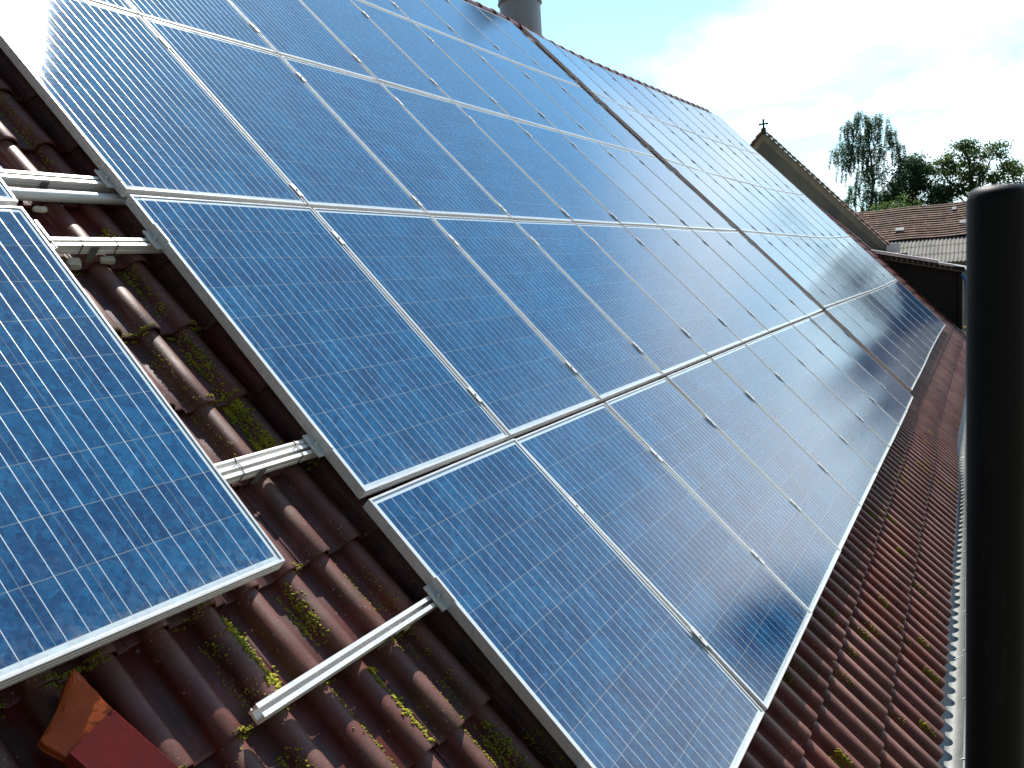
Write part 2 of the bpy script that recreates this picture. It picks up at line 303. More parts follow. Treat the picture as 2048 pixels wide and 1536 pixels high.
def plaintile():
    m = Mat('old_plain_tiles', rough=.85); o = m.coord('Object')
    v = m.node('ShaderNodeTexWhiteNoise'); fl = m.node('ShaderNodeVectorMath'); fl.operation='FLOOR'
    m.l.new(m.vmul(o,(5.7*0+1,6.0,5.71)), fl.inputs[0])
    cz = m.node('ShaderNodeSeparateXYZ'); m.l.new(fl.outputs[0], cz.inputs[0]); cc = m.node('ShaderNodeCombineXYZ'); m.l.new(cz.outputs[1], cc.inputs[0]); m.l.new(cz.outputs[2], cc.inputs[1]); m.l.new(cc.outputs[0], v.inputs['Vector'])
    col = m.ramp(v.outputs['Value'], [(0,(.155,.085,.062)),(.5,(.215,.125,.095)),(.85,(.27,.165,.12)),(1,(.34,.19,.12))])
    col = m.mix(m.ramp(m.noise(.8,6,.65,o),[(.35,0),(.7,.6)]), col, (.11,.09,.075))
    f = m.node('ShaderNodeSeparateXYZ'); m.l.new(o, f.inputs[0]); fr = m.math('FRACT', m.math('MULTIPLY', f.outputs[1], 6.0))
    joint = m.math('LESS_THAN', m.math('MINIMUM', fr, m.math('SUBTRACT',1.0,fr)), .07)
    col = m.mix(m.math('MULTIPLY', joint,.35), col, (.03,.02,.018)); m.base(col); return m.m
M_PLAIN = plaintile()
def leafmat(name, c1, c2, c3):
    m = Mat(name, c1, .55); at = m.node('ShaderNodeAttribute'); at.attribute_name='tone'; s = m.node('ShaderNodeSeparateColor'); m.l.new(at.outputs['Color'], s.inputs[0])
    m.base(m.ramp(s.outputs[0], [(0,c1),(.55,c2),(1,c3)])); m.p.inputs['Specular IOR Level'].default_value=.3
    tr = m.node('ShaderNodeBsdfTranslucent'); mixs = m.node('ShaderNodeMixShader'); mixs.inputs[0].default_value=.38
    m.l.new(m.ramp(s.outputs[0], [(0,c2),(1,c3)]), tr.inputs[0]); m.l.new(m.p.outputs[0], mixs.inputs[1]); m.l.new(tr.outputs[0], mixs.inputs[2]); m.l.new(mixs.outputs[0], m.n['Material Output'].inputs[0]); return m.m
M_BIRCH = leafmat('birch_leaves', (.030,.060,.036), (.055,.105,.058), (.11,.18,.09))
M_OAK = leafmat('oak_leaves', (.014,.040,.018), (.042,.085,.028), (.14,.20,.045))
M_DARKLEAF = leafmat('dark_leaves', (.010,.034,.020), (.024,.066,.032), (.07,.13,.045))
M_BUSH = leafmat('bright_bush_leaves', (.05,.11,.03), (.09,.17,.045), (.15,.24,.06))
M_YELLOW = leafmat('yellow_flowers', (.25,.22,.03), (.45,.36,.04), (.5,.22,.06))
M_BARK = simple('bark', (.06,.05,.04), (.025,.022,.018), 8, .95, .5, 20)
M_BIRCHBARK = simple('birch_bark', (.30,.29,.26), (.05,.045,.04), 3, .9)

# ------------------------------------------------------------ roof shape (the old roof sags a little)
NU = np.array([0.0,1.01,2.02,3.03,4.04,5.05,6.06,7.07,8.08,9.09,9.5216,10.5554,11.5893,12.6231,13.6569,14.6908,15.7246,16.7584,17.7923,18.8261,19.8599])
RP, V2 = 1.5054351, .0410768
NZ = np.array([[-0.019,-0.0234,0.0081,0.0166,0.0229,0.031],[0.0154,-0.0271,-0.0051,-0.0023,0.0105,0.0226],[0.014,-0.0255,-0.0118,-0.004,0.0045,0.0133],[0.0041,-0.0158,-0.0102,-0.0021,0.0008,0.0035],[0.0004,-0.0039,-0.0044,-0.0033,-0.0045,-0.006],[0.0022,0.0042,0.0028,-0.0061,-0.0101,-0.0139],[0.0056,0.0068,0.0099,-0.0039,-0.0124,-0.0178],[0.016,0.0068,0.0082,-0.0062,-0.0119,-0.0155],[0.0145,0.0085,0.0103,-0.0055,-0.0068,-0.0073],[-0.0098,0.0181,0.0197,-0.0003,0.0021,0.0041],[-0.0274,-0.011,-0.0095,-0.0083,-0.0106,0.0054],[-0.0213,-0.0206,-0.018,-0.0257,-0.0349,-0.0321],[-0.019,-0.0237,-0.0247,-0.0368,-0.0505,-0.052],[-0.0303,-0.0277,-0.0304,-0.0399,-0.0493,-0.0484],[-0.0515,-0.0376,-0.0347,-0.0372,-0.0378,-0.0334],[-0.0643,-0.0497,-0.0395,-0.0339,-0.0254,-0.0128],[-0.0626,-0.0547,-0.0416,-0.0311,-0.0172,0.0056],[-0.0551,-0.0483,-0.0368,-0.0231,-0.0058,0.0227],[-0.0484,-0.0343,-0.0197,-0.0034,0.0167,0.0453],[-0.0342,-0.0101,0.0096,0.0276,0.0453,0.0702],[-0.0137,0.0226,0.0478,0.0674,0.0793,0.092]])
NV = np.arange(6)*RP
def zs(u, v):
    u = np.asarray(u, float); v = np.asarray(v, float)
    uc = np.clip(u, NU[0], NU[-1]); vc = np.clip(v, NV[0], NV[-1])
    i = np.clip(np.searchsorted(NU, uc, side='right')-1, 0, len(NU)-2); j = np.clip((vc/RP).astype(int), 0, 4)
    a = (uc-NU[i])/(NU[i+1]-NU[i]); b = (vc-NV[j])/RP
    z = (NZ[i,j]*(1-a)+NZ[i+1,j]*a)*(1-b)+(NZ[i,j+1]*(1-a)+NZ[i+1,j+1]*a)*b
    return z + np.clip(u-NU[-1],0,9)*np.interp(v,[0,1.5,3,4.5,7.5],[0,0,-.012,-.045,-.062])
def ev(u):     # how far the eave line wanders from straight
    return np.interp(u, [-4,2,4.5,7.25,8.6,9.6,10.7,12,13.2,14.7,22.5], [0,0,.019,.065,.096,.119,.121,.111,.094,.061,.045])
U0, U1 = -3.3, 22.88
EXPO, ROLL, V0 = .3325, .1530, -.905
NB = -.163          # pan level under the panel plane

house = empty('house', Matrix.Identity(4), label='long farmhouse whose dark red tiled roof carries the solar panels', cat='house')
def roof_xyz(u, v, n):
    u, v, n = np.broadcast_arrays(np.asarray(u,float), np.asarray(v,float), np.asarray(n,float))
    return np.stack([u, v*CS-n*SN, v*SN+n*CS], -1)

def build_tiles():
    half = ROLL/2; hw = .043; h = .044
    s = np.array([-half,-.062,-.050,-.0445,-.041,-.036,-.029,-.019,-.0095,0,.0095,.019,.029,.036,.041,.0445,.050,.062,half])
    def prof(s):
        a = np.abs(s); t = np.clip(a/hw, 0, 1)
        return np.where(a < hw, h*np.sqrt(np.clip(1-t**2.3, 0, 1)), 0) + np.where((a>=hw)&(a<.052), .004*(1-(a-hw)/.009), 0)
    P = prof(s); P[[4,14]] = .013; P[[3,15]] = .004
    inner = np.where(np.abs(s)<hw, P-.013, P-.014)
    crown = np.clip(P/h, 0, 1)
    ku = int(round((U1-U0)/ROLL)); first = -.205 - math.ceil((-.205-U0)/ROLL)*ROLL
    verts=[]; quads=[]; cols=[]; base=0; nS=len(s)
    rows_t = [(0,'in'),(0,'lip'),(.0035,'top'),(.012,'full'),(.17,'full'),(.39,'full')]
    ncourse = 27
    for k in range(ncourse):
        vk = V0 + k*EXPO
        if k > 0: vk += 0
        top = min(.39, 7.93-vk)
        if top < .1: continue
        ntile = ku//2+1
        tone = rng.random(ntile); jn = rng.normal(0,.0016,ntile); jv = rng.normal(0,.0045,ntile); yaw = rng.normal(0,.004,ntile)
        tilt = rng.normal(0,.0015,ntile)
        for i in range(ku):
            uc = first + i*ROLL; t = (i+1)//2
            if t>=ntile: t=ntile-1
            off = s + uc
            side = -1 if (i%2==1) else 1
            for r,(dv,typ) in enumerate(rows_t):
                dv = min(dv, top)
                lift = .024*(1-dv/.3325) + jn[t] + tilt[t]*dv
                if typ == 'in': n = inner+lift; dvv = .03
                elif typ == 'lip': n = inner+lift+.001; dvv = 0
                elif typ == 'top': n = P+lift-.0035; dvv = 0
                else: n = P+lift; dvv = dv
                if typ=='full' and r==3: dvv=.006
                # interlock seam between neighbouring tiles: one pan sits a few mm proud
                seam = np.where((s>.0) if side>0 else (s<-10), 0.0, 0.0)
                vv = vk + dvv + jv[t] + yaw[t]*(off-uc+side*half)*10*.1
                decay = max(0, 1-(vk+.9)/2.6)
                vv = vv + ev(off)*decay
                verts.append(np.stack([off, vv, NB+n+seam],-1))
                cols.append(np.stack([np.full(nS,tone[t]), crown, np.zeros(nS), np.ones(nS)],-1))
            nr = len(rows_t); idx = base+np.arange(nr*nS).reshape(nr,nS)
            q = np.stack([idx[:-1,:-1],idx[:-1,1:],idx[1:,1:],idx[1:,:-1]],-1).reshape(-1,4); quads.append(q); base += nr*nS
    V = np.concatenate(verts); Q = np.concatenate(quads); Cc = np.concatenate(cols)
    V[:,2] += zs(V[:,0], V[:,1])
    X = roof_xyz(V[:,0],V[:,1],V[:,2])
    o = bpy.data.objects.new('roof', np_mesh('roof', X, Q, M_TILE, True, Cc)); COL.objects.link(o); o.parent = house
    o.data.set_sharp_from_angle(angle=math.radians(50))
build_tiles()

# underlay just below the tiles, back slope, walls, soffit
mb = MB()
gr = np.linspace(U0-.05, U1+.02, 40)
for a,b in zip(gr[:-1],gr[1:]):
    za,zb = float(zs(a,0)),float(zs(b,0)); zc,zd = float(zs(a,7.5)),float(zs(b,7.5))
    mb.add([w3(a,V0+.02+.12,-.20+za),w3(b,V0+.14,-.20+zb),w3(b,7.9,-.20+zd),w3(a,7.9,-.20+zc)],[(0,1,2,3)])
mb.build('underlay', M_BLACK, house)
RY, RZ = w3(0,7.93,-.19)[1:]
mb = MB(); mb.add([(U0,RY+.01,RZ),(U1,RY+.01,RZ),(U1,RY+6,RZ-6),(U0,RY+6,RZ-6)],[(0,3,2,1)]); mb.build('back_slope', M_TILE, house)
EY, EZ = w3(0,V0+.1,-.24)[1:]
mb = MB(); mb.box(U0+.05,U1-.25,-.22,-.02,-4.25,EZ+.02)
mb.add([(U1-.25,-.22,-4.25),(U1-.25,RY+5.6,-4.25),(U1-.25,RY+5.6,RZ-6.0),(U1-.25,RY,RZ-.06),(U1-.25,-.22,EZ)],[(0,1,2,3,4)])
mb.add([(U0+.05,-.02,-4.25),(U0+.05,RY+5.6,-4.25),(U0+.05,RY+5.6,RZ-6.0),(U0+.05,RY,RZ-.06),(U0+.05,-.02,EZ+.1)],[(4,3,2,1,0)])
mb.build('wall', M_WALL, house)
mb = MB(); mb.box(U0,U1-.05,EY-.01,EY+.02,EZ-.10,EZ+.04,.004); mb.box(U0,U1-.05,EY+.022,-.222,EZ-.10,EZ-.078); mb.build('eave_board', M_WOOD, house)
# ridge caps
def ridge():
    mb = MB(); L_ = .40; k=0; u = U0
    while u < U1-.05:
        r0, r1 = .118, .104; u2 = min(u+L_+.045, U1+.03)
        zz = float(zs(u,7.5)); c = Vector(w3(u,7.90,-.155+zz)); c2 = Vector(w3(u2,7.90,-.155+float(zs(u2,7.5))))
        vs=[]; seg=12
        prof_ = [(u,r0-.016),(u,r0),(u+.045,r0+.001),(u+.05,r0-.006),(u2,r1)]
        for uu,r in prof_:
            f=(uu-u)/(u2-u); cc = c.lerp(c2,f)
            for q in range(seg+1):
                th = PI*q/seg; vs.append((uu, cc.y-math.cos(th)*r, cc.z+math.sin(th)*r*.95-.01))
        fs=[]; n=seg+1
        for a in range(len(prof_)-1):
            for q in range(seg): fs.append((a*n+q,(a+1)*n+q,(a+1)*n+q+1,a*n+q+1))
        mb.add(vs,fs,True); u += L_
    mb.build('ridge_tiles', M_TILE, house)
ridge()
# verge tiles at the far gable
def verge():
    mb = MB()
    for k in range(26):
        vk = V0+k*EXPO; e = float(ev(U1))*max(0,1-(vk+.9)/2.6)
        def fr(v, lift):
            def g(a,b):
                z = float(zs(U1+a, vk)); return w3(U1-.10+a, v+e, NB+.052+lift+b+z)
            return g
        poly = [(0,-.045),(0,.0),(.012,.010),(.21,.012),(.222,.0),(.222,-.16),(.207,-.16),(.207,-.012),(.02,-.012),(.012,-.045)]
        mb.extrude(poly, [fr(vk,.026), fr(vk+.37,-.002)])
    mb.build('verge_tiles', M_TILE, house)
verge()
# gutter
def gutter():
    us = np.concatenate([np.arange(U0,U1+.2,.3)])
    rimY = lambda x: float(np.interp(x,[-4,2.3,3,4.75,7.35,8.5,9.3,10.4,11.2,12,12.8,14,16,22.5],[-.657,-.657,-.654,-.625,-.587,-.569,-.559,-.542,-.555,-.568,-.578,-.562,-.543,-.55]))
    R = .070; g = empty('gutter', Matrix.Identity(4), house)
    seg=14; outer=[]; 
    mb=MB(); vs=[]; n=0
    prof_=[]
    for q in range(seg+1):
        th = PI*q/seg; prof_.append((math.cos(th)*R, -math.sin(th)*R))          # + is the house side
    prof_i = [(a*.972,b*.972) for a,b in prof_]
    # rolled outer bead
    bead = [( -R-.004+.008*math.cos(t), .004+.008*math.sin(t)) for t in np.linspace(PI*1.4,-.3,9)]
    loop = prof_ + bead + prof_i[::-1]
    fr = []
    for u in us:
        cy = rimY(u)+R+.004; cz = -.785+.004*math.sin(u*1.3)-.0 + float(np.interp(u,[0,10,22],[0,.0,.0]))
        fr.append((lambda cy,cz,u: (lambda a,b: (u, cy+a, cz+b)))(cy,cz,u))
    mb.extrude(loop, fr, True, True); o = mb.build('trough', M_ZINC, g); o.data.set_sharp_from_angle(angle=math.radians(40))
    u = .35; 
    pr = None
    while u < 21.8:
        cy = rimY(u)+R+.004; cz=-.785+.004*math.sin(u*1.3)
        def mk(u,cy,cz):
            b = MB(); t=.012
            path = [(-R*1.0-.018, .001),(-R-.014,.013),(-R-.002,.016),(-R+.012,.006)]
            path = [(-(R+.003)*math.cos(x), -(R+.003)*math.sin(x)) for x in np.linspace(PI*.9,0.0,9)] + path
            b.tube([(u,cy+a,cz+c) for a,c in path], .0035, 6); return b
        mk(u,cy,cz).build('gutter_bracket', M_STEEL, g); u += .66
    # wire spring hooks lying across the trough
    for u in (3.55, 6.7, 7.75, 9.4, 14.6):
        cy = rimY(u)+R+.004; cz=-.785
        MB().tube([(u-.03,cy+R,cz+.045),(u,cy+R*.4,cz-.02),(u+.02,cy-R*.2,cz-.022),(u+.03,cy-R*.9,cz+.008)], .003, 6).build('gutter_strap', M_STEEL, g)
    return g
gutter()

# ------------------------------------------------------------ moss on the tiles (uncountable tufts)
def moss():
    phi=(1+5**.5)/2
    iv=np.array([(-1,phi,0),(1,phi,0),(-1,-phi,0),(1,-phi,0),(0,-1,phi),(0,1,phi),(0,-1,-phi),(0,1,-phi),(phi,0,-1),(phi,0,1),(-phi,0,-1),(-phi,0,1)],float); iv/=np.linalg.norm(iv[0])
    ifc=np.array([(0,11,5),(0,5,1),(0,1,7),(0,7,10),(0,10,11),(1,5,9),(5,11,4),(11,10,2),(10,7,6),(7,1,8),(3,9,4),(3,4,2),(3,2,6),(3,6,8),(3,8,9),(4,9,5),(2,4,11),(6,2,10),(8,6,7),(9,8,1)])
    pts=[]
    def streak(roll, va, vb, side, dens, rad, wid=.012):
        L_ = abs(vb-va); n=int(dens*L_*4.6); rad=rad*.55
        for _ in range(n):
            t = random.random(); v = va+(vb-va)*t
            amp = .5+.5*math.sin(v*31+roll*7)+.3
            if random.random()>amp: continue
            du = side*(.043) + random.gauss(0,wid)
            pts.append((-.205+roll*ROLL+du, v, rad*random.uniform(.45,1.25), du))
    # gap between the arrays
    streak(1,2.95,2.50,-1,260,.007); streak(1,2.42,2.10,-1,330,.008); streak(1,2.08,1.80,-1,700,.010,.014); streak(0,2.35,1.8,-1,120,.005,.008)
    streak(1,3.9,3.3,-1,150,.007)
    for r_,a,b,sd,d,rr in ((-1,1.18,1.40,-1,420,.008),(-3,1.10,1.38,1,850,.011),(-3,1.1,1.35,-1,200,.006),(-2,.78,1.06,1,180,.006),(-1,.77,1.05,1,650,.010),(-4,.80,1.06,-1,160,.006),(0,.80,1.38,1,160,.006),(1,.8,1.38,-1,110,.006),
                           (0,.45,.74,1,260,.007),(-3,.75,1.0,-1,260,.007),(-5,.8,1.08,-1,260,.008),(1,.45,.73,-1,300,.008),(2,.3,.6,-1,260,.007),(-2,.42,.72,1,260,.008),(-4,.42,.7,-1,300,.008)):
        streak(r_,a,b,sd,d,rr)
    # lower ends of courses everywhere: little crust
    for k in range(12):
        vk = V0+k*EXPO
        for r_ in range(-8,3):
            if random.random()<.7: streak(r_, vk-.012, vk+.012, random.choice((-1,1)), 1500, .0055,.02)
    # the free strip by the gutter
    for r_ in range(5, 75):
        for k in (0,1,2):
            vk=V0+k*EXPO
            pr = .85 if r_<30 else .45
            if random.random()<pr*.42:
                a = vk+random.uniform(.02,.12); 
                if random.random()<.6: a = vk+.33-random.uniform(.08,.16)
                streak(r_, a, a+random.uniform(.06,.17), -1, random.choice((150,350,700)), .0075,.010)
    P = np.array(pts); n=len(P)
    u=P[:,0]; v=P[:,1]; k=np.floor((v-V0)/EXPO); dv=(v-V0)-k*EXPO; du=P[:,3]
    lift=.024*(1-dv/.3325); prof=np.where(np.abs(du)<.043,.044*np.sqrt(np.clip(1-(np.abs(du)/.043)**2.3,0,1)),0)
    v = v + ev(u)*np.clip(1-(V0+k*EXPO+.9)/2.6,0,None)
    z = NB+lift+prof+zs(u,v)
    c = roof_xyz(u,v,z+P[:,2]*.25)
    sc = P[:,2][:,None,None]*(1+.35*rng.normal(size=(n,12,1)))
    ang = rng.random(n)*6.28; ca,sa=np.cos(ang),np.sin(ang)
    I = np.repeat(iv[None],n,0); I = np.stack([I[...,0]*ca[:,None]-I[...,1]*sa[:,None], I[...,0]*sa[:,None]+I[...,1]*ca[:,None], I[...,2]*.7],-1)
    V = c[:,None,:]+I*sc; F = (ifc[None]+12*np.arange(n)[:,None,None]).reshape(-1,3)
    o = bpy.data.objects.new('moss', np_mesh('moss', V.reshape(-1,3), F, M_MOSS, True, tris=True)); COL.objects.link(o)
    tag(o, 'yellow green moss tufts growing along the rolls of the roof tiles', 'moss', kind='stuff')
moss()

# ------------------------------------------------------------ solar panels
def ring_mesh():
    mb = MB(); W_,H_,T = PW,PH,.042
    prof_ = [(0.0,-T),(0.0,-.0300),(.0012,-.0295),(.0012,-.0265),(0,-.026),(0,-.0160),(.0012,-.0155),(.0012,-.0125),(0,-.012),(0,-.0012),(.0012,0),(.0082,0),(.0090,-.001),(.0090,-.0042),(.0022,-.0050),(.0022,-T+.002),(.03,-T+.002),(.03,-T)]
    n=len(prof_); vs=[]
    for sx,sy in ((0,0),(1,0),(1,1),(0,1)):
        for a,z in prof_: vs.append((a if sx==0 else W_-a, a if sy==0 else H_-a, z))
    fs=[]
    for c in range(4):
        d=(c+1)%4
        for k in range(n): k2=(k+1)%n; fs.append((c*n+k, d*n+k, d*n+k2, c*n+k2))
    mb.add(vs,fs); return mb.mesh('frame', M_FRAME)
frame_mesh = ring_mesh()
mb = MB(); g=.0085
mb.add([(g,g,-.0038),(PW-g,g,-.0038),(PW-g,PH-g,-.0038),(g,PH-g,-.0038),(g,g,-.0085),(PW-g,g,-.0085),(PW-g,PH-g,-.0085),(g,PH-g,-.0085)],[(0,1,2,3),(7,6,5,4),(0,4,5,1),(1,5,6,2),(2,6,7,3),(3,7,4,0)])
glass_mesh = mb.mesh('cell_sheet', M_CELL)
mb = MB(); mb.box(PW/2-.06,PW/2+.06,PH-.26,-.12+PH,-.030,-.0087,.004); jb_mesh = mb.mesh('junction_box', M_BLACK)
proto = {}
def panel(M, label, group):
    t = bpy.data.objects.new('solar_panel', None); COL.objects.link(t); t.matrix_world = M; t.empty_display_size=.1
    tag(t, label, 'solar panel', group)
    for nm, me in (('frame',frame_mesh),('cell_sheet',glass_mesh),('junction_box',jb_mesh)):
        if nm not in proto: o = bpy.data.objects.new(nm, me); proto[nm]=o
        else: o = proto[nm].copy()
        COL.objects.link(o); o.parent = t
    return t
def frame_from(P00,P10,P01,P11, wid, hgt, jit=0):
    P=[np.array(p,float) for p in (P00,P10,P01,P11)]
    c=sum(P)/4; x=(P[1]+P[3]-P[0]-P[2])/2; y=(P[2]+P[3]-P[0]-P[1])/2
    sx = np.linalg.norm(x)/wid; sy=np.linalg.norm(y)/hgt
    x/=np.linalg.norm(x); z=np.cross(x,y); z/=np.linalg.norm(z)
    if jit: z = z+np.array([random.gauss(0,jit),random.gauss(0,jit),0]); z/=np.linalg.norm(z); x = x-z*np.dot(x,z); x/=np.linalg.norm(x)
    y=np.cross(z,x)
    o=c-x*(PW/2)*sx-y*(PH/2)*sy
    A=Matrix(((x[0]*sx,y[0]*sy,z[0],o[0]),(x[1]*sx,y[1]*sy,z[1],o[1]),(x[2]*sx,y[2]*sy,z[2],o[2]),(0,0,0,1)))
    return ROOF@A
ORD = ['first','second','third','fourth','fifth','sixth','seventh','eighth','ninth','tenth']
ROWN = ['bottom row','second row up','middle row','fourth row up','top row']
for blk,(i0,nc) in enumerate(((0,9),(10,10))):
    for j in range(5):
        for i in range(nc):
            dv = V2 if blk else 0
            q = [(NU[i0+i+a], NV[j+b]+dv, NZ[i0+i+a,j+b]) for a,b in ((0,0),(1,0),(0,1),(1,1))]
            M = frame_from(*q, 1.01, RP, .0012)
            if blk == 0: lab = f'{ORD[i]} panel from the tile gap in the {ROWN[j]} of the large near array'
            else: lab = f'{ORD[i]} panel past the dark slot in the {ROWN[j]} of the distant array'
            panel(M, lab, 'solar panels of the large near array' if blk==0 else 'solar panels of the distant array')
def left_corner(u1,v0,ang=1.1):
    a = math.radians(ang); x=np.array([math.cos(a),-math.sin(a),0]); y=np.array([math.sin(a),math.cos(a),0])
    return u1,v0,x,y
a = math.radians(.65); lx=np.array([math.cos(a),math.sin(a)*-.0,0.]); ly=np.array([math.sin(a*1.9),math.cos(a*1.9),0.]); lx=np.array([math.cos(a),-math.sin(a)*.3,0])
LP0 = np.array([-.476,1.402,.004])
def left_panel(org_right, label, nx=0):
    x = np.array([math.cos(math.radians(.9)), -math.sin(math.radians(.9)), 0]); y = np.array([-x[1],x[0],0]); 
    c = np.array(org_right) ; o = c - x*PW*1.0
    A=Matrix(((x[0],y[0],0,o[0]),(x[1],y[1]*1.012,0,o[1]),(0,0,1,o[2]),(0,0,0,1)))
    return panel(ROOF@A, label, 'solar panels of the partly built left array')
left_panel((-.476,1.402,.004), 'large foreground panel at the left edge, set apart beyond bare tiles and rails')
left_panel((-.452,2.927,.004), 'panel corner peeping in at the left edge above the large foreground panel')
left_panel((-.476-1.01,1.402+.016,.004), 'panel left of the large foreground panel, mostly outside the picture')

# ------------------------------------------------------------ mounting rails with clamps
RW = .040
def rail_mesh(us, vc, ntop, sag=True, dvf=None):
    mb = MB(); poly=[(-.020,-.040),(.020,-.040),(.020,-.026),(.0165,-.024),(.020,-.022),(.020,0),(.0065,0),(.0065,-.003),(.012,-.005),(.012,-.030),(-.012,-.030),(-.012,-.005),(-.0065,-.003),(-.0065,0),(-.020,0),(-.020,-.022),(-.0165,-.024),(-.020,-.026)]
    fr=[]
    for u in us:
        z = float(zs(u,vc)) if u>0 else float(zs(0,vc)); 
        fr.append((lambda u,z: (lambda a,b: w3(u, vc+a, ntop+b+z)))(u,z))
    return mb.extrude(poly, fr)
def mid_clamp(u, v, par):
    z = float(zs(u,v)); b=MB(); b.box(u-.0145,u+.0145,v-.045,v+.045,z+.0015,z+.0045,.001); b.box(u-.007,u+.007,v-.04,v+.04,z-.04,z+.0013)
    b.tube([(u,v,z+.003),(u,v,z+.010)], .0055, 6)
    b.v=[w3(*p) for p in b.v]; b.build('mid_clamp', M_CLAMP, par)
def end_clamp(u, v, par, d=1):     # d=+1: the panel is on the +u side
    z = float(zs(max(u,0),v)); b = MB()
    def bx(x0,x1,y0,y1,z0,z1,bev=.001):
        X0,X1 = sorted((u+d*x0,u+d*x1)); b.box(X0,X1,y0,y1,z0,z1,bev)
    bx(-.0035,-.0005,v-.05,v+.05,z-.036,z+.004); bx(-.0035,.008,v-.05,v+.05,z+.0015,z+.0045)
    bx(-.030,-.0038,v-.05,v+.05,z-.036,z-.0325); bx(-.034,-.0302,v-.05,v+.05,z-.0395,z-.029)
    b.tube([(u-d*.016,v,z-.036),(u-d*.016,v,z-.024)], .0075, 6); b.tube([(u-d*.016,v,z-.030),(u-d*.016,v,z-.016)], .0035, 8)
    b.v=[w3(*p) for p in b.v]; b.build('end_clamp', M_CLAMP, par)
def tie(u, v, par, r=.0016, n=-.042, extra=0):
    z = float(zs(max(u,0),v)); h = .0215
    pts = [(u,v-h,n-.043+z),(u,v-h,n+.0015+z),(u+.004,v,n+.003+z),(u+.006,v+h+extra,n+.003+z),(u+.004,v+h+extra,n-.043+z),(u,v-h,n-.043+z)]
    b=MB(); b.tube([w3(*p) for p in pts], r, 5); b.tube([w3(u,v+h,n+z), w3(u-.006,v+h+.012,n+.012+z)], r*.8, 5); b.build('cable_tie', M_BLACK, par)
def hook(u, v, par):
    z=float(zs(max(u,0),v)); b=MB()
    b.box(u-.015,u+.015,v-.024,v-.0205,z-.118,z-.05,.001)
    b.v=[w3(*p) for p in b.v]; b.build('roof_hook', M_DSTEEL, par)
RV = [.38,1.098,1.762,2.782,3.122,4.28,4.78,5.72,6.28,7.22]
RUS = {1:-.768,2:-3.2,3:-3.2,4:-3.2}
LABR = ['lowest aluminium rail hidden under the bottom row of the near array','bare aluminium rail ending free over the red tiles at the bottom','aluminium rail with white conduit crossing the tile gap by the large foreground panel',
        'aluminium rail with two black cable ties crossing the upper tile gap','aluminium rail above the grey pipe at the top of the tile gap']
for k,v in enumerate(RV):
    us = [RUS.get(k,.015)] + ([0.0] if k in RUS else []) + list(NU[1:9]) + [9.19]
    lab = LABR[k] if k<5 else f'{ORD[k]} aluminium rail up from the eave under the near array'
    r = rail_mesh(us, v, -.0425).build('mounting_rail', M_RAIL, label=lab, cat='mounting rail', group='mounting rails under the near array')
    for i in range(1,9): mid_clamp(NU[i], v, r)
    end_clamp(.010, v, r, 1); end_clamp(9.08, v, r, -1)
    if k in (2,3): end_clamp(-.462 if k==2 else -.444, v, r, -1)
    if k==2: tie(-.335,v,r,extra=.02); tie(-.075,v,r,extra=.02)
    if k==3: tie(-.30,v,r); tie(-.165,v,r)
    for hu in ([-.25,1.1,2.6] if k in (1,2,3,4) else [1.1,2.6]): hook(hu, v, r)
    us2 = [9.46]+list(NU[10:])
    r2 = rail_mesh([u for u in us2], v+V2, -.0425).build('mounting_rail', M_RAIL, label=f'{ORD[k]} aluminium rail up from the eave under the distant array', cat='mounting rail', group='mounting rails under the distant array')
    for i in range(11,20): mid_clamp(NU[i], v+V2, r2)
    end_clamp(9.532, v+V2, r2, 1)
# cable pipes
def pipe(pts, r): 
    b=MB(); b.tube([w3(*p) for p in pts], r, 14); return b
pipe([(-3.2,3.055,-.075),(0.,3.055,-.075+float(zs(0,3))),(4.,3.055,-.08)], .0215).build('steel_pipe', M_STEEL, label='thick grey galvanised pipe running just below the topmost rail in the tile gap', cat='pipe')
pipe([(-3.2,1.796,-.052),(-.03,1.796,-.052+float(zs(0,1.8)))], .0105).build('cable_conduit', M_PVC, label='thin white cable conduit strapped along the upper side of a rail', cat='conduit')
pipe([(-.032,1.796,-.052+float(zs(0,1.8))),(.9,1.796,-.055)], .012).build('conduit_sleeve', M_STEEL, label='grey sleeve at the end of the white cable conduit', cat='conduit')

# mortar lumps
def lump(u,v,n,sx,sy,sz,seed,label):
    r = random.Random(seed); b=MB()
    import bmesh
    bm=bmesh.new(); bmesh.ops.create_icosphere(bm, subdivisions=2, radius=1)
    for q in bm.verts: q.co *= 1+r.uniform(-.22,.18); q.co = Vector((max(-.75,min(.75,q.co.x))*sx, max(-.75,min(.75,q.co.y))*sy, max(-.6,min(.65,q.co.z))*sz))
    b.add([w3(u+q.co.x,v+q.co.y,n+q.co.z) for q in bm.verts], [[x.index for x in f.verts] for f in bm.faces]); bm.free()
    return b.build('mortar_lump', M_CONC, label=label, cat='rubble', group='mortar lumps below the rails')
lump(-.322,2.742,-.105,.034,.027,.022,1,'pale mortar lump under the rail, right beside the foreground panel')
lump(-.195,2.745,-.095,.036,.016,.018,2,'flat mortar piece on a tile roll just below the tied rail')
lump(-.305,3.005,-.09,.033,.014,.012,3,'pale flat mortar piece below the thick grey pipe')
lump(-.418,3.17,-.085,.035,.03,.02,4,'pale mortar lump behind the topmost rail at the left edge')
lump(-.15,1.085,-.10,.022,.018,.016,5,'mossy mortar lump under the free ended rail')

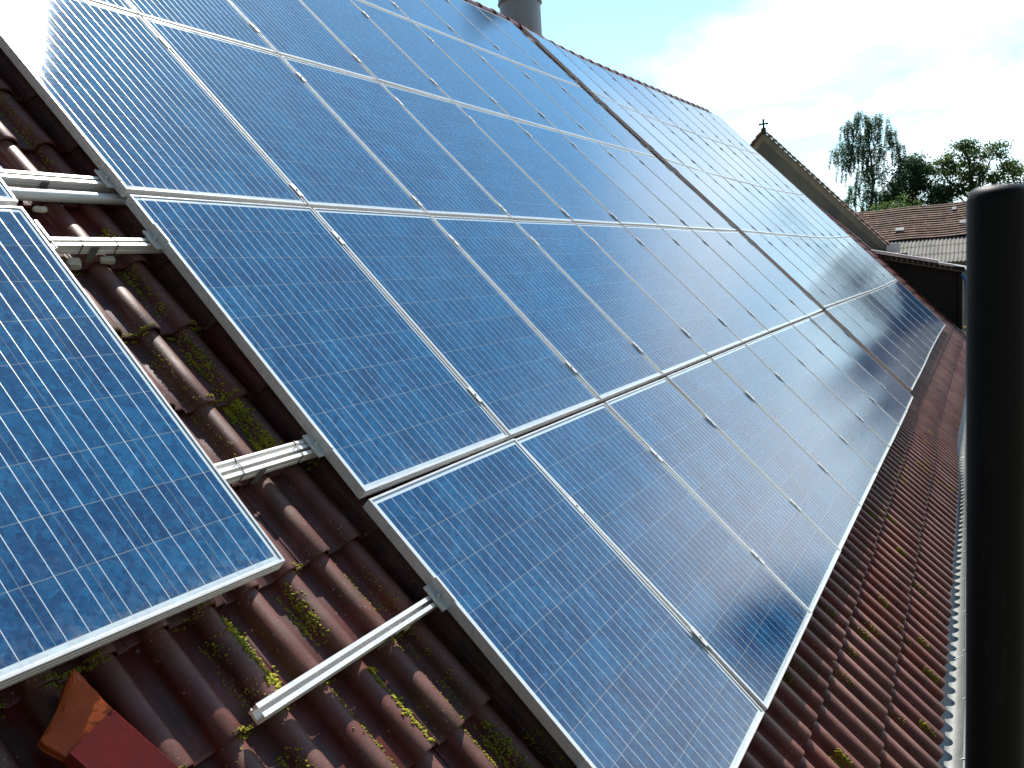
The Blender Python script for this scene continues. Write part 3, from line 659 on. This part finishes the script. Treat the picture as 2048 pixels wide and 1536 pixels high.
# orange and dark red flashing piece near the bottom left
def flashing():
    t = empty('flashing_hood', Matrix.Identity(4), label='orange hood with a dark red folded metal sheet lying on the tiles, bottom left', cat='flashing')
    crest = lambda f: np.array([-1.100+.024*f, 1.390-.118*f, -.042-.007*f])
    lp = np.array([(0,-1.112,1.384,-.062),(.22,-1.128,1.364,-.076),(.45,-1.150,1.340,-.088),(.62,-1.180,1.318,-.098),(.72,-1.203,1.302,-.104),(.80,-1.198,1.283,-.104),(1,-1.178,1.243,-.100)])
    b = MB(); nr, nc = 15, 8; vs = []
    for i in range(nr):
        f = i/(nr-1); c = crest(f); l = np.array([np.interp(f, lp[:,0], lp[:,k]) for k in (1,2,3)])
        vs.append(tuple(l+np.array([0,0,-.018])))
        for k in range(nc+1):
            q = k/nc; p = l+(c-l)*q; p[2] += .006*math.sin(PI*q)*(1-.6*f) - .004*math.exp(-((f-.7)/.12)**2)*math.sin(PI*q) + .0016*math.sin(q*23+f*17)
            vs.append(tuple(p))
        vs.append((c[0]+.017,c[1]-.004,-.122))
    m_ = nc+3; n = len(vs); vs += [(x,y,z-.007) for x,y,z in vs]; fs = []
    for i in range(nr-1):
        for k in range(m_-1):
            q = (i*m_+k,(i+1)*m_+k,(i+1)*m_+k+1,i*m_+k+1); fs += [q, tuple(n+j for j in q[::-1])]
    for k in range(m_-1): fs += [(k,k+1,k+1+n,k+n), ((nr-1)*m_+k+n,(nr-1)*m_+k+1+n,(nr-1)*m_+k+1,(nr-1)*m_+k)]
    b.add([w3(*p) for p in vs], fs, True)
    o = b.build('orange_hood', M_ORANGE, t); o.data.set_sharp_from_angle(angle=math.radians(28))
    b = MB()
    def fr(v, u0):
        poly = [(-.108,-.125),(-.104,-.090),(-.098,-.088),(-.002,-.053),(0,-.055),(.012,-.128),(.006,-.130),(-.006,-.062),(-.094,-.094),(-.100,-.128)]
        return poly, u0, v
    A = [(1.272,-1.073),(1.18,-1.049),(1.0,-1.0),(.75,-.935)]
    poly = fr(0,0)[0]
    frames = [(lambda u0,v: (lambda a,n: w3(u0+a, v+a*.28, n+.003)))(u0,v) for v,u0 in A]
    b.extrude(poly, frames); b.build('red_sheet', M_REDMETAL, t)
    b = MB(); b.tube([w3(-1.105,1.205,-.085+.002),w3(-1.105,1.205,-.078+.003)], .006, 8); b.build('screw', M_BOLT, t)
flashing()

# ------------------------------------------------------------ chimney stack behind the ridge
def stack():
    c = Vector((11.95,6.55,0)); t = empty('metal_stack', Matrix.Translation(c), label='fat grey round metal flue rising behind the roof ridge', cat='flue')
    R=.372
    def lathe(prof_, seg=40):
        b=MB(); vs=[];fs=[]
        for r,z in prof_:
            for k in range(seg): vs.append((r*math.cos(2*PI*k/seg), r*math.sin(2*PI*k/seg), z))
        for i in range(len(prof_)-1):
            for k in range(seg): fs.append((i*seg+k,i*seg+(k+1)%seg,(i+1)*seg+(k+1)%seg,(i+1)*seg+k))
        b.add(vs,fs,True); return b
    Z1 = 6.62
    o=lathe([(R,3.5),(R,5.96),(R+.008,5.965),(R+.008,5.98),(R-.006,5.985),(R-.006,Z1)]).build('lower_tube', M_CHIM, t); o.data.set_sharp_from_angle(angle=.6)
    o=lathe([(R-.004,Z1-.02),(R+.02,Z1-.02),(R+.022,Z1-.005),(R+.022,Z1+.008),(R+.013,Z1+.014),(R+.013,7.55),(R+.05,7.56),(R+.05,7.6),(.02,7.62)]).build('upper_tube', M_CHIM, t); o.data.set_sharp_from_angle(angle=.6)
    lathe([(R+.0235,Z1-.012),(R+.0275,Z1-.006),(R+.0275,Z1+.002),(R+.0235,Z1+.008)]).build('seam_ring', M_CHIMD, t)
    b=MB(); a=math.radians(205); b.box(-.015,.015,-.02,.02,Z1-.03,Z1+.05,.004, Matrix.Rotation(a,4,'Z')@Matrix.Translation((R+.035,0,0))); b.build('ring_lock', M_CHIMD, t)
stack()

# ------------------------------------------------------------ black pole close to the camera, tube behind it
def pole():
    top = Vector((-1.287,-.744,1.805)); R=.0247; b=MB(); seg=40
    prof_=[(R,-6.0),(R,-.012)]+[(R-.011+.011*math.cos(t),-.011+.011*math.sin(t)) for t in np.linspace(0,PI/2,6)]+[(0.0001,.0004)]
    vs=[];fs=[]
    for r,z in prof_:
        for k in range(seg): vs.append((r*math.cos(2*PI*k/seg)+(-z*.000), r*math.sin(2*PI*k/seg), z))
    for i in range(len(prof_)-1):
        for k in range(seg): fs.append((i*seg+k,i*seg+(k+1)%seg,(i+1)*seg+(k+1)%seg,(i+1)*seg+k))
    b.add(vs,fs,True)
    b.build('scaffold_pole', M_POLE, M=Matrix.Translation(top), label='thick black upright pole with rounded top standing right of the gutter', cat='pole')
pole()
b=MB(); b.tube([(-.46,-.80,.868),(-.46,-2.6,.868)], .0145, 16); b.build('guard_rail_tube', M_RAIL, label='shiny pale horizontal tube just right of the black pole', cat='tube')

# ------------------------------------------------------------ neighbouring buildings
def gable_barn():
    t = empty('gable_barn', Matrix.Translation((27,5.61,-4.2)), label='old rendered gable end with a small cross on its peak', cat='barn')
    AY,AZ = 5.61,5.98; EYr,EZr = 1.90,2.00; k=(AZ-EZr)/(AY-EYr); EYl=2*AY-EYr
    mb=MB(); 
    p=[(27,EYr+.02,-4.2),(27,EYl,-4.2),(27,EYl,EZr),(27,AY,AZ),(27,EYr+.02,EZr)]; q=[(27.2,y,z) for _,y,z in p]
    mb.add(p+q,[(0,4,3,2,1),(5,6,7,8,9),(0,5,9,4),(1,2,7,6)])
    mb.v=[(x-27,y-5.61,z+4.2) for x,y,z in mb.v]; mb.build('wall', M_GABLE, t)
    # roof slabs with ragged tile ends
    mb=MB(); r=random.Random(3)
    for sgn in (1,-1):
        L_=math.hypot(AY-EYr,AZ-EZr)+.12; n=26
        for i in range(n):
            s0=L_*i/n; s1=L_*(i+1.25)/n
            dy,dz=(-sgn*(AY-EYr)/(L_-.12), -(AZ-EZr)/(L_-.12)); nx=(sgn*-dz*-1, 0)
            ny_,nz_ = (-sgn*abs(dz), abs(dy))
            o=-.10-r.uniform(0,.05); th=.045
            def P(s,h): return (AY+dy*s+ny_*h, AZ+dz*s+nz_*h)
            h0=.02; h1=.055
            a=P(s0,h0-.01); b_=P(s1,h0+.025); c=P(s1,h1+.035); d=P(s0,h1)
            vs=[(27+o,*a),(27+o,*b_),(27+o,*c),(27+o,*d),(27.25,*a),(27.25,*b_),(27.25,*c),(27.25,*d)]
            mb.add(vs,[(0,1,2,3),(7,6,5,4),(0,4,5,1),(1,5,6,2),(2,6,7,3),(3,7,4,0)])
    mb.v=[(x-27,y-5.61,z+4.2) for x,y,z in mb.v]; mb.build('coping_tiles', M_PLAIN, t)
    mb=MB()
    for sgn in (1,-1):
        e1=(AY-sgn*(AY-EYr+.1), EZr-.10-.5)
        mb.add([(27.2,AY,AZ-.5),(33,AY,AZ-.5),(33,*e1),(27.2,*e1)],[(0,1,2,3) if sgn<0 else (3,2,1,0)])
    mb.v=[(x-27,y-5.61,z+4.2) for x,y,z in mb.v]; mb.build('roof', M_PLAIN, t)
    # pale band of render under the verge
    mb=MB()
    for sgn in (1,-1):
        e0=(AY,AZ-.02); e1=(AY-sgn*(AY-EYr), EZr-.02)
        mb.add([(26.985,e0[0],e0[1]),(26.985,e1[0],e1[1]),(26.985,e1[0],e1[1]-.26),(26.985,e0[0],e0[1]-.26)],[(0,1,2,3) if sgn>0 else (3,2,1,0)])
    mb.v=[(x-27,y-5.61,z+4.2) for x,y,z in mb.v]; mb.build('verge_band', simple('verge_render',(.32,.285,.21),(.19,.175,.14),2.5,.95,.5,14,bd=.02), t)
    # cross
    mb=MB(); z0=AZ+.05
    mb.box(-.025,.025,-.028,.028,z0,z0+.32,.01); mb.box(-.025,.025,-.10,.10,z0+.19,z0+.235,.01); mb.box(-.06,.06,-.07,.07,z0-.12,z0+.08,.015)
    for y,z in ((-.115,.212),(.115,.212),(0,.335)): mb.box(-.03,.03,y-.033,y+.033,z0+z-.033,z0+z+.033,.015)
    mb.v=[(x,y,z+4.2) for x,y,z in mb.v]; mb.build('cross', M_IRON, t)
    # white eave box
    mb=MB(); mb.box(26.9,27.7,1.55,1.93,2.02,2.06,.01); mb.box(26.9,26.94,1.55,1.93,1.78,2.015,.005)
    for k_ in range(4): mb.box(26.88,26.898,1.55,1.93,1.80+k_*.055,1.845+k_*.055)
    mb.v=[(x-27,y-5.61,z+4.2) for x,y,z in mb.v]; mb.build('eave_box', M_WHITE, t)
    mb=MB(); mb.box(27.3,31,1.62,1.89,1.0,1.75); mb.v=[(x-27,y-5.61,z+4.2) for x,y,z in mb.v]; mb.build('dark_gap_box', M_OPENSHADE, t)  # black box added to stand in for the dark gap below the eave box
gable_barn()

def far_barn():
    t = empty('tiled_barn', Matrix.Translation((48,-3,-4.2)), label='long brown tiled barn beyond the yard, trees behind it', cat='barn')
    off=Vector((48,-3,-4.2)); Y0,Y1=-14,9
    RX,RZ_=48,4.12; EX,EZ_=46.15,2.46; n=14
    Ysamp=np.linspace(Y0,Y1,47); sagf=lambda y: -.05*math.sin((y-1)*.55)-.03*math.sin(y*1.7)
    mb=MB(); dx,dz=(EX-RX)/n,(EZ_-RZ_)/n
    nx_,nz_=-.67,.74
    for i in range(n):
        for a,b_ in zip(Ysamp[:-1],Ysamp[1:]):
            def pt(s,h,y): j=.004*math.sin(y*13+i*5)+.004*math.sin(y*31+i); return (RX+dx*s+nx_*(h+j)-off.x, y-off.y, RZ_+dz*s+nz_*(h+j)+sagf(y)-off.z)
            mb.add([pt(i,.0,a),pt(i,.0,b_),pt(i+1.1,.06,b_),pt(i+1.1,.06,a),pt(i+1.1,.0,b_),pt(i+1.1,.0,a)],[(0,3,2,1),(3,5,4,2)])
    mb.build('tiled_roof', M_PLAIN, t)
    mb=MB(); mb.add([(0.02,Y0+3,RZ_+4.15),(.02,Y1+3,RZ_+4.15),(5,Y1+3,RZ_-.4),(5,Y0+3,RZ_-.4)],[(0,3,2,1)]); mb.build('back_slope', M_PLAIN, t)
    mb=MB()
    y=Y0
    while y<Y1:
        mb.tube([(0,y+3,RZ_+4.2+sagf(y)-.03),(0,y+3.42,RZ_+4.2+sagf(y+.4)-.035)],[.085,.075],8); y+=.38
    mb.build('ridge_tiles', M_PLAIN, t)
    for (yy,s_) in ((3.10,9.4),(-.10+.25,8.2),(.62,2.0)):
        w=.20 if s_>3 else .10
        a=(RX+dx*s_+nx_*.05-off.x, yy-off.y, RZ_+dz*s_+nz_*.05-off.z); b2=(RX+dx*(s_+1.15)+nx_*.05-off.x, yy-off.y, RZ_+dz*(s_+1.15)+nz_*.05-off.z)
        mb=MB(); vs=[(a[0],a[1]-w,a[2]),(a[0],a[1]+w,a[2]),(b2[0],b2[1]+w,b2[2]),(b2[0],b2[1]-w,b2[2])]; vs+= [(x-.02,y_,z+.02) for x,y_,z in vs]
        mb.add(vs,[(0,1,2,3),(7,6,5,4),(0,4,5,1),(1,5,6,2),(2,6,7,3),(3,7,4,0)]); mb.build('roof_light', M_ROOFLIGHT, t)
    # corrugated lean-to roof, three rows of sheets
    P0=(46.3,2.44); P1=(43.75,1.20); rows=3
    for i in range(rows):
        a=i/rows; b_=(i+1.06)/rows
        x0,z0=P0[0]+(P1[0]-P0[0])*a, P0[1]+(P1[1]-P0[1])*a; x1,z1=P0[0]+(P1[0]-P0[0])*b_, P0[1]+(P1[1]-P0[1])*b_
        ys=np.arange(Y0,Y1-.001,.0295); h=.030*np.sin(ys*2*PI/.177)
        V=[];
        lift=.03*(i)
        top=np.stack([np.full_like(ys,x0)-off.x, ys-off.y, z0-off.z+h+.0],-1); bot=np.stack([np.full_like(ys,x1)-off.x, ys-off.y, z1-off.z+h+.022],-1); bot2=bot-np.array([0,0,.014]); 
        V=np.concatenate([top,bot,bot2]); m_=len(ys); k=np.arange(m_-1)
        Q=np.concatenate([np.stack([k,k+m_,k+m_+1,k+1],-1), np.stack([k+m_,k+2*m_,k+2*m_+1,k+m_+1],-1)])
        o=bpy.data.objects.new('corrugated_sheets', np_mesh('corrugated_sheets',V,Q,M_ASB,True)); COL.objects.link(o); o.parent=t; o.data.set_sharp_from_angle(angle=.9)
    mb=MB(); mb.box(44.0,44.2,Y0+.2,Y1-.2,-4.2,1.22); mb.v=[(x-off.x,y-off.y,z-off.z) for x,y,z in mb.v]; mb.build('wall', M_PLASTER, t)
    mb=MB(); mb.box(46.5,52.5,Y0+.1,Y1-.1,-4.2,2.3); mb.v=[(x-off.x,y-off.y,z-off.z) for x,y,z in mb.v]; mb.build('rear_wall', M_PLASTER, t)
far_barn()

def lean_to():
    t = empty('lean_to_shed', Matrix.Translation((24,1,-4.2)), label='dark open lean-to shed with low grey roof just past the end of the roof', cat='shed'); off=Vector((24,1,-4.2))
    def put(mb,name,mat): mb.v=[(p[0]-off.x,p[1]-off.y,p[2]-off.z) for p in mb.v]; return mb.build(name,mat,t)
    A=(3.2,2.05); B=(-.36,1.20); 
    k=(A[1]-B[1])/(A[0]-B[0]); Z=lambda y: B[1]+(y-B[0])*k
    def slab(mb,x0,x1,y0,y1,h0,h1):
        vs=[(x,y,Z(y)+h) for x in (x0,x1) for y in (y0,y1) for h in (h0,h1)]
        mb.add(vs,[(0,1,3,2),(4,6,7,5),(0,4,5,1),(2,3,7,6),(0,2,6,4),(1,5,7,3)])
    mb=MB(); slab(mb,23.0,27.2,-.36,4.4,-.02,.015); put(mb,'roof',M_SHEET)
    mb=MB(); slab(mb,23.0-.0,22.999,-.30,4.4,-.044,.07); mb.v=[(x if i<4 else 22.975,y,z) for i,(x,y,z) in enumerate(mb.v)]; put(mb,'gap_backing',M_OPENSHADE)  # dark strip added behind the rafter ends to blacken their gaps
    mb=MB(); slab(mb,22.90,23.20,.32,4.4,.075,.145); put(mb,'front_flashing',M_FLASH)
    mb=MB(); slab(mb,22.92,23.2,-.05,.318,.035,.095); put(mb,'short_flashing',M_FLASH)
    mb=MB(); slab(mb,22.97,23.03,-.36,4.4,-.075,-.045); put(mb,'front_beam',M_WOOD)
    mb=MB()
    for y in np.arange(0,4.2,.13): mb.box(22.965,22.998,y,y+.045,Z(y)-.04,Z(y)+.05)
    put(mb,'rafter_ends',M_WOOD)
    mb=MB(); mb.add([(x,y,z) for x in (23.3,23.36) for y,z in ((-.2,-4.2),(4.4,-4.2),(4.4,Z(4.4)-.03),(-.2,Z(-.2)-.03))],[(0,3,2,1),(4,5,6,7),(0,1,5,4),(1,2,6,5),(2,3,7,6),(3,0,4,7)]); mb.box(23.2,23.28,-.24,-.16,-4.2,Z(-.2)-.06); put(mb,'shade_wall',M_OPENSHADE)  # black wall added across the open front, stands in for the shaded inside
    mb=MB(); mb.box(23.37,27.2,-.21,-.14,-4.2,1.1); put(mb,'side_wall',M_PLASTER)
lean_to()
b=MB(); b.tube([(22.8,-.22,1.10),(22.8,-.27,1.06),(22.8,-.32,.93),(22.8,-.36,.70),(22.8,-.39,.43),(22.8,-.43,-.10),(22.8,-.47,-.6),(22.8,-.5,-1.4),(22.8,-.55,-4.2)], .045, 10)
b.build('blue_hose', M_BLUE, label='light blue hose hanging down from the corner of the dark shed roof', cat='hose')

# ------------------------------------------------------------ foliage
def leaf_cards(P, size, name, mat, tone, parent, up=.5, aspect=.6):
    n=len(P); d=rng.normal(size=(n,3)); d/=np.linalg.norm(d,axis=1)[:,None]; e=rng.normal(size=(n,3)); e-=d*(d*e).sum(1)[:,None]; e/=np.linalg.norm(e,axis=1)[:,None]
    s=size*(.6+.8*rng.random(n))[:,None]
    c=np.stack([P-d*s*.5, P+e*s*.5*aspect, P+d*s*.5, P-e*s*.5*aspect],1).reshape(-1,3)
    Q=np.arange(4*n).reshape(n,4); T=np.repeat(np.stack([tone,tone,tone,np.ones(n)],-1),4,0)
    o=bpy.data.objects.new(name, np_mesh(name,c,Q,mat,False,T)); COL.objects.link(o); o.parent=parent; return o
def limb(b, p0, p1, r0, r1, wob=.15, n=5):
    p0=Vector(p0); p1=Vector(p1); pts=[]
    for i in range(n+1):
        f=i/n; q=p0.lerp(p1,f); w_=wob*math.sin(PI*f); pts.append(q+Vector((random.uniform(-w_,w_),random.uniform(-w_,w_),0)))
    b.tube(pts,[r0+(r1-r0)*i/n for i in range(n+1)],7)
def broad_tree(loc, blobs, label, mat, leaf=.17, per=300, cat='tree', trunk_r=.28, group=None, name='oak_tree', seed=1, clump=.42, clumps=None):
    # blobs: (dy, dz, radius) clusters of the crown around the trunk axis; dz measured from the ground
    global rng
    rng=np.random.default_rng(seed); random.seed(seed)
    t=empty(name, Matrix.Translation(loc), label=label, cat=cat, group=group)
    pts=[];tone=[]; b=MB(); top=max(z for _,z,_ in blobs)
    limb(b,(0,0,0),(0,0,top*.8),trunk_r,trunk_r*.3,.12,8)
    for (dy,dz,R) in blobs:
        dx=random.uniform(-.7,.7)*R
        z0=max(.28*top, dz-abs(dy)*.7-R*.8)
        limb(b,(0,0,min(z0,top*.75)),(dx,dy,dz),trunk_r*.42,.03,.2,5)
        m=int(7+R*R*7)
        for _ in range(m):
            d=rng.normal(size=3); d/=np.linalg.norm(d); c=np.array([dx,dy,dz])+d*R*np.array([1.1,1,.85])*(.45+.62*rng.random()**.6)
            cr=clump*(.55+.8*rng.random()); k=int(per*cr*cr)
            q=rng.normal(size=(k,3))*cr*np.array([.62,.62,.42])+c; pts.append(q)
            tb=.22+.35*rng.random(); tt=tb+.45*(q[:,2]-c[2])/cr*.6+.15*rng.random(k)+.25*(c[2]-dz)/R; tone.append(np.clip(tt,0,1))  # leaf colour lightened toward clump and crown tops, painted sunlight
            if random.random()<.25: limb(b,(dx,dy,dz),tuple(c),.035,.012,.08,3)
    P=np.concatenate(pts); T=np.concatenate(tone)
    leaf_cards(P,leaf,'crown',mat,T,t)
    b.build('trunk',M_BARK,t); return t
G=-4.2
# oak at the right
def hz(z): return z-G
broad_tree((67.5,-.1,G), [(0,hz(8.1),1.05),(1.3,hz(8.0),.85),(-1.3,hz(8.3),.75),(.2,hz(6.8),1.2),(1.9,hz(7.0),.7),(-1.9,hz(7.0),.9),(-2.9,hz(6.1),.75),(-.9,hz(5.9),1.1),(1.1,hz(5.8),.9),(-3.2,hz(5.2),.8),(2.0,hz(5.7),.55),(-2,hz(5.0),.9),(.6,hz(9.0),.55)],
           'spreading oak in the open to the right, half above the black pole', M_OAK, per=520, trunk_r=.24, seed=4)
broad_tree((66.5,3.7,G), [(0,hz(8.1),.75),(.3,hz(7.1),.95),(-.5,hz(7.3),.7),(1.1,hz(6.5),.75),(-.9,hz(6.2),.9),(.2,hz(5.9),1.2),(1.7,hz(5.6),.7),(-1.5,hz(5.2),.8),(2.1,hz(5.1),.5),(-2.0,hz(5.0),.5),(0,hz(4.6),1.2)],
           'dense dark green tree between the birch and the spreading oak', M_DARKLEAF, per=650, name='maple_tree', trunk_r=.22, seed=5)
broad_tree((60,4.35,G), [(0,hz(4.9),.75),(.9,hz(4.6),.6),(-.9,hz(4.6),.65),(-1.5,hz(4.3),.5),(0,hz(4.0),.9)],
           'low bright green bush showing just above the barn ridge', M_BUSH, per=420, name='green_bush', cat='bush', trunk_r=.08, leaf=.12, seed=6, clump=.3)
def birch():
    global rng
    rng=np.random.default_rng(9); random.seed(9)
    t=empty('birch_tree', Matrix.Translation((67,6.6,G)), label='tall weeping birch with hanging strands and sky showing through', cat='tree')
    b=MB(); limb(b,(0,-.1,0),(0,.1,hz(11.6)),.2,.04,.25,10)
    blobs=[(.5,11.9,.9),(1.4,11.4,.7),(-.5,11.6,.8),(-1.1,10.8,.75),(.4,10.7,1.0),(1.7,10.2,.7),(-1.6,9.6,.7),(.9,9.5,.9),(-.3,9.4,.9),(1.6,8.8,.55),(.5,8.2,.8),(-.6,7.9,.7),(2.5,9.8,.35),(-2.3,8.6,.55),(-1.9,7.4,.5),(1.1,7.0,.7),(.1,6.5,.7),(1.6,6.0,.55),(-.8,6.3,.5),(.4,5.4,.6)]
    P=[];T=[]
    for dy,z,R in blobs:
        dz=hz(z); dx=random.uniform(-1.2,1.2)
        limb(b,(0,.05,max(dz-1.6,3)),(dx,dy,dz+R*.3),.06,.012,.15,5)
        for _ in range(int(24*R+14*R*R)):
            d=rng.normal(size=3); d/=np.linalg.norm(d); p=np.array([dx,dy,dz])+d*R*np.array([1,.9,.55])*rng.random()**.4
            ln=random.uniform(.5,1.7); n=int(ln*85); s=rng.random(n)**.85*ln
            x=p[0]+.12*s*d[0]+rng.normal(size=n)*(.03+.03*(1-s/ln)); y=p[1]+.16*s*d[1]+rng.normal(size=n)*(.035+.04*(1-s/ln)); zz=p[2]-s+rng.normal(size=n)*.04
            P.append(np.stack([x,y,zz],-1)); T.append(np.clip(.25+.5*rng.random()+.2*rng.random(n)-.2*s/ln,0,1))
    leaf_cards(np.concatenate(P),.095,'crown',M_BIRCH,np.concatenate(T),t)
    b.build('trunk',M_BIRCHBARK,t)
birch()
# trees standing right of the frame, mirrored in the glass
def copy_tree(root, loc, sc, rot, label):
    r=root.copy(); COL.objects.link(r); r.location=loc; r.scale=(sc,sc,sc); r.rotation_euler=(0,0,rot); r['label']=label
    for ch in root.children:
        c=ch.copy(); COL.objects.link(c); c.parent=r
    return r
oak=[o for o in bpy.data.objects if o.name=='oak_tree'][0]; map_=[o for o in bpy.data.objects if o.name=='maple_tree'][0]
copy_tree(map_,(58,-6.2,G),.95,1.2,'dark tree right of the spreading oak, seen mirrored in the far panels')
copy_tree(oak,(52,-8.2,G),.74,2.0,'broad tree mirrored as a dark patch in the panels beside the slot')
copy_tree(map_,(33,-14.2,G),1.12,.4,'dark tree mirrored in the lowest near panels')
copy_tree(oak,(36,-18.0,G),.95,.9,'broad tree mirrored next to the darkest patch of the lowest panels')
broad_tree((30,-.5,G), [(0,2.9,.5),(.5,2.5,.5),(-.5,2.4,.5),(0,3.4,.35)], 'yellow flowering shrub in the gap beside the dark shed', M_YELLOW, per=500, name='flowering_shrub', cat='shrub', trunk_r=.05, leaf=.09, seed=8, clump=.2)
random.seed(3)
# blue tarpaulin in the yard below the gutter
def tarp():
    n=14; vs=[];fs=[]
    for i in range(n+1):
        for j in range(n+1):
            u=i/n; v=j/n; e=min(u,1-u,v,1-v); h=.75*min(1,e*5)+.06*math.sin(u*17+v*9)*min(1,e*9)
            vs.append((17.2+u*5.5,-1.7+v*1.5,G+.02+h))
    for i in range(n):
        for j in range(n): a=i*(n+1)+j; fs.append((a,a+n+1,a+n+2,a+1))
    MB().add(vs,fs,True).build('tarpaulin', M_TARP, label='navy blue tarpaulin over a low pile in the yard below the gutter', cat='tarpaulin')
tarp()
mb=MB(); mb.add([(-200,-400,G),(1200,-400,G),(1200,400,G),(-200,400,G)],[(0,1,2,3)]); mb.build('ground', M_GROUND, kind='structure')
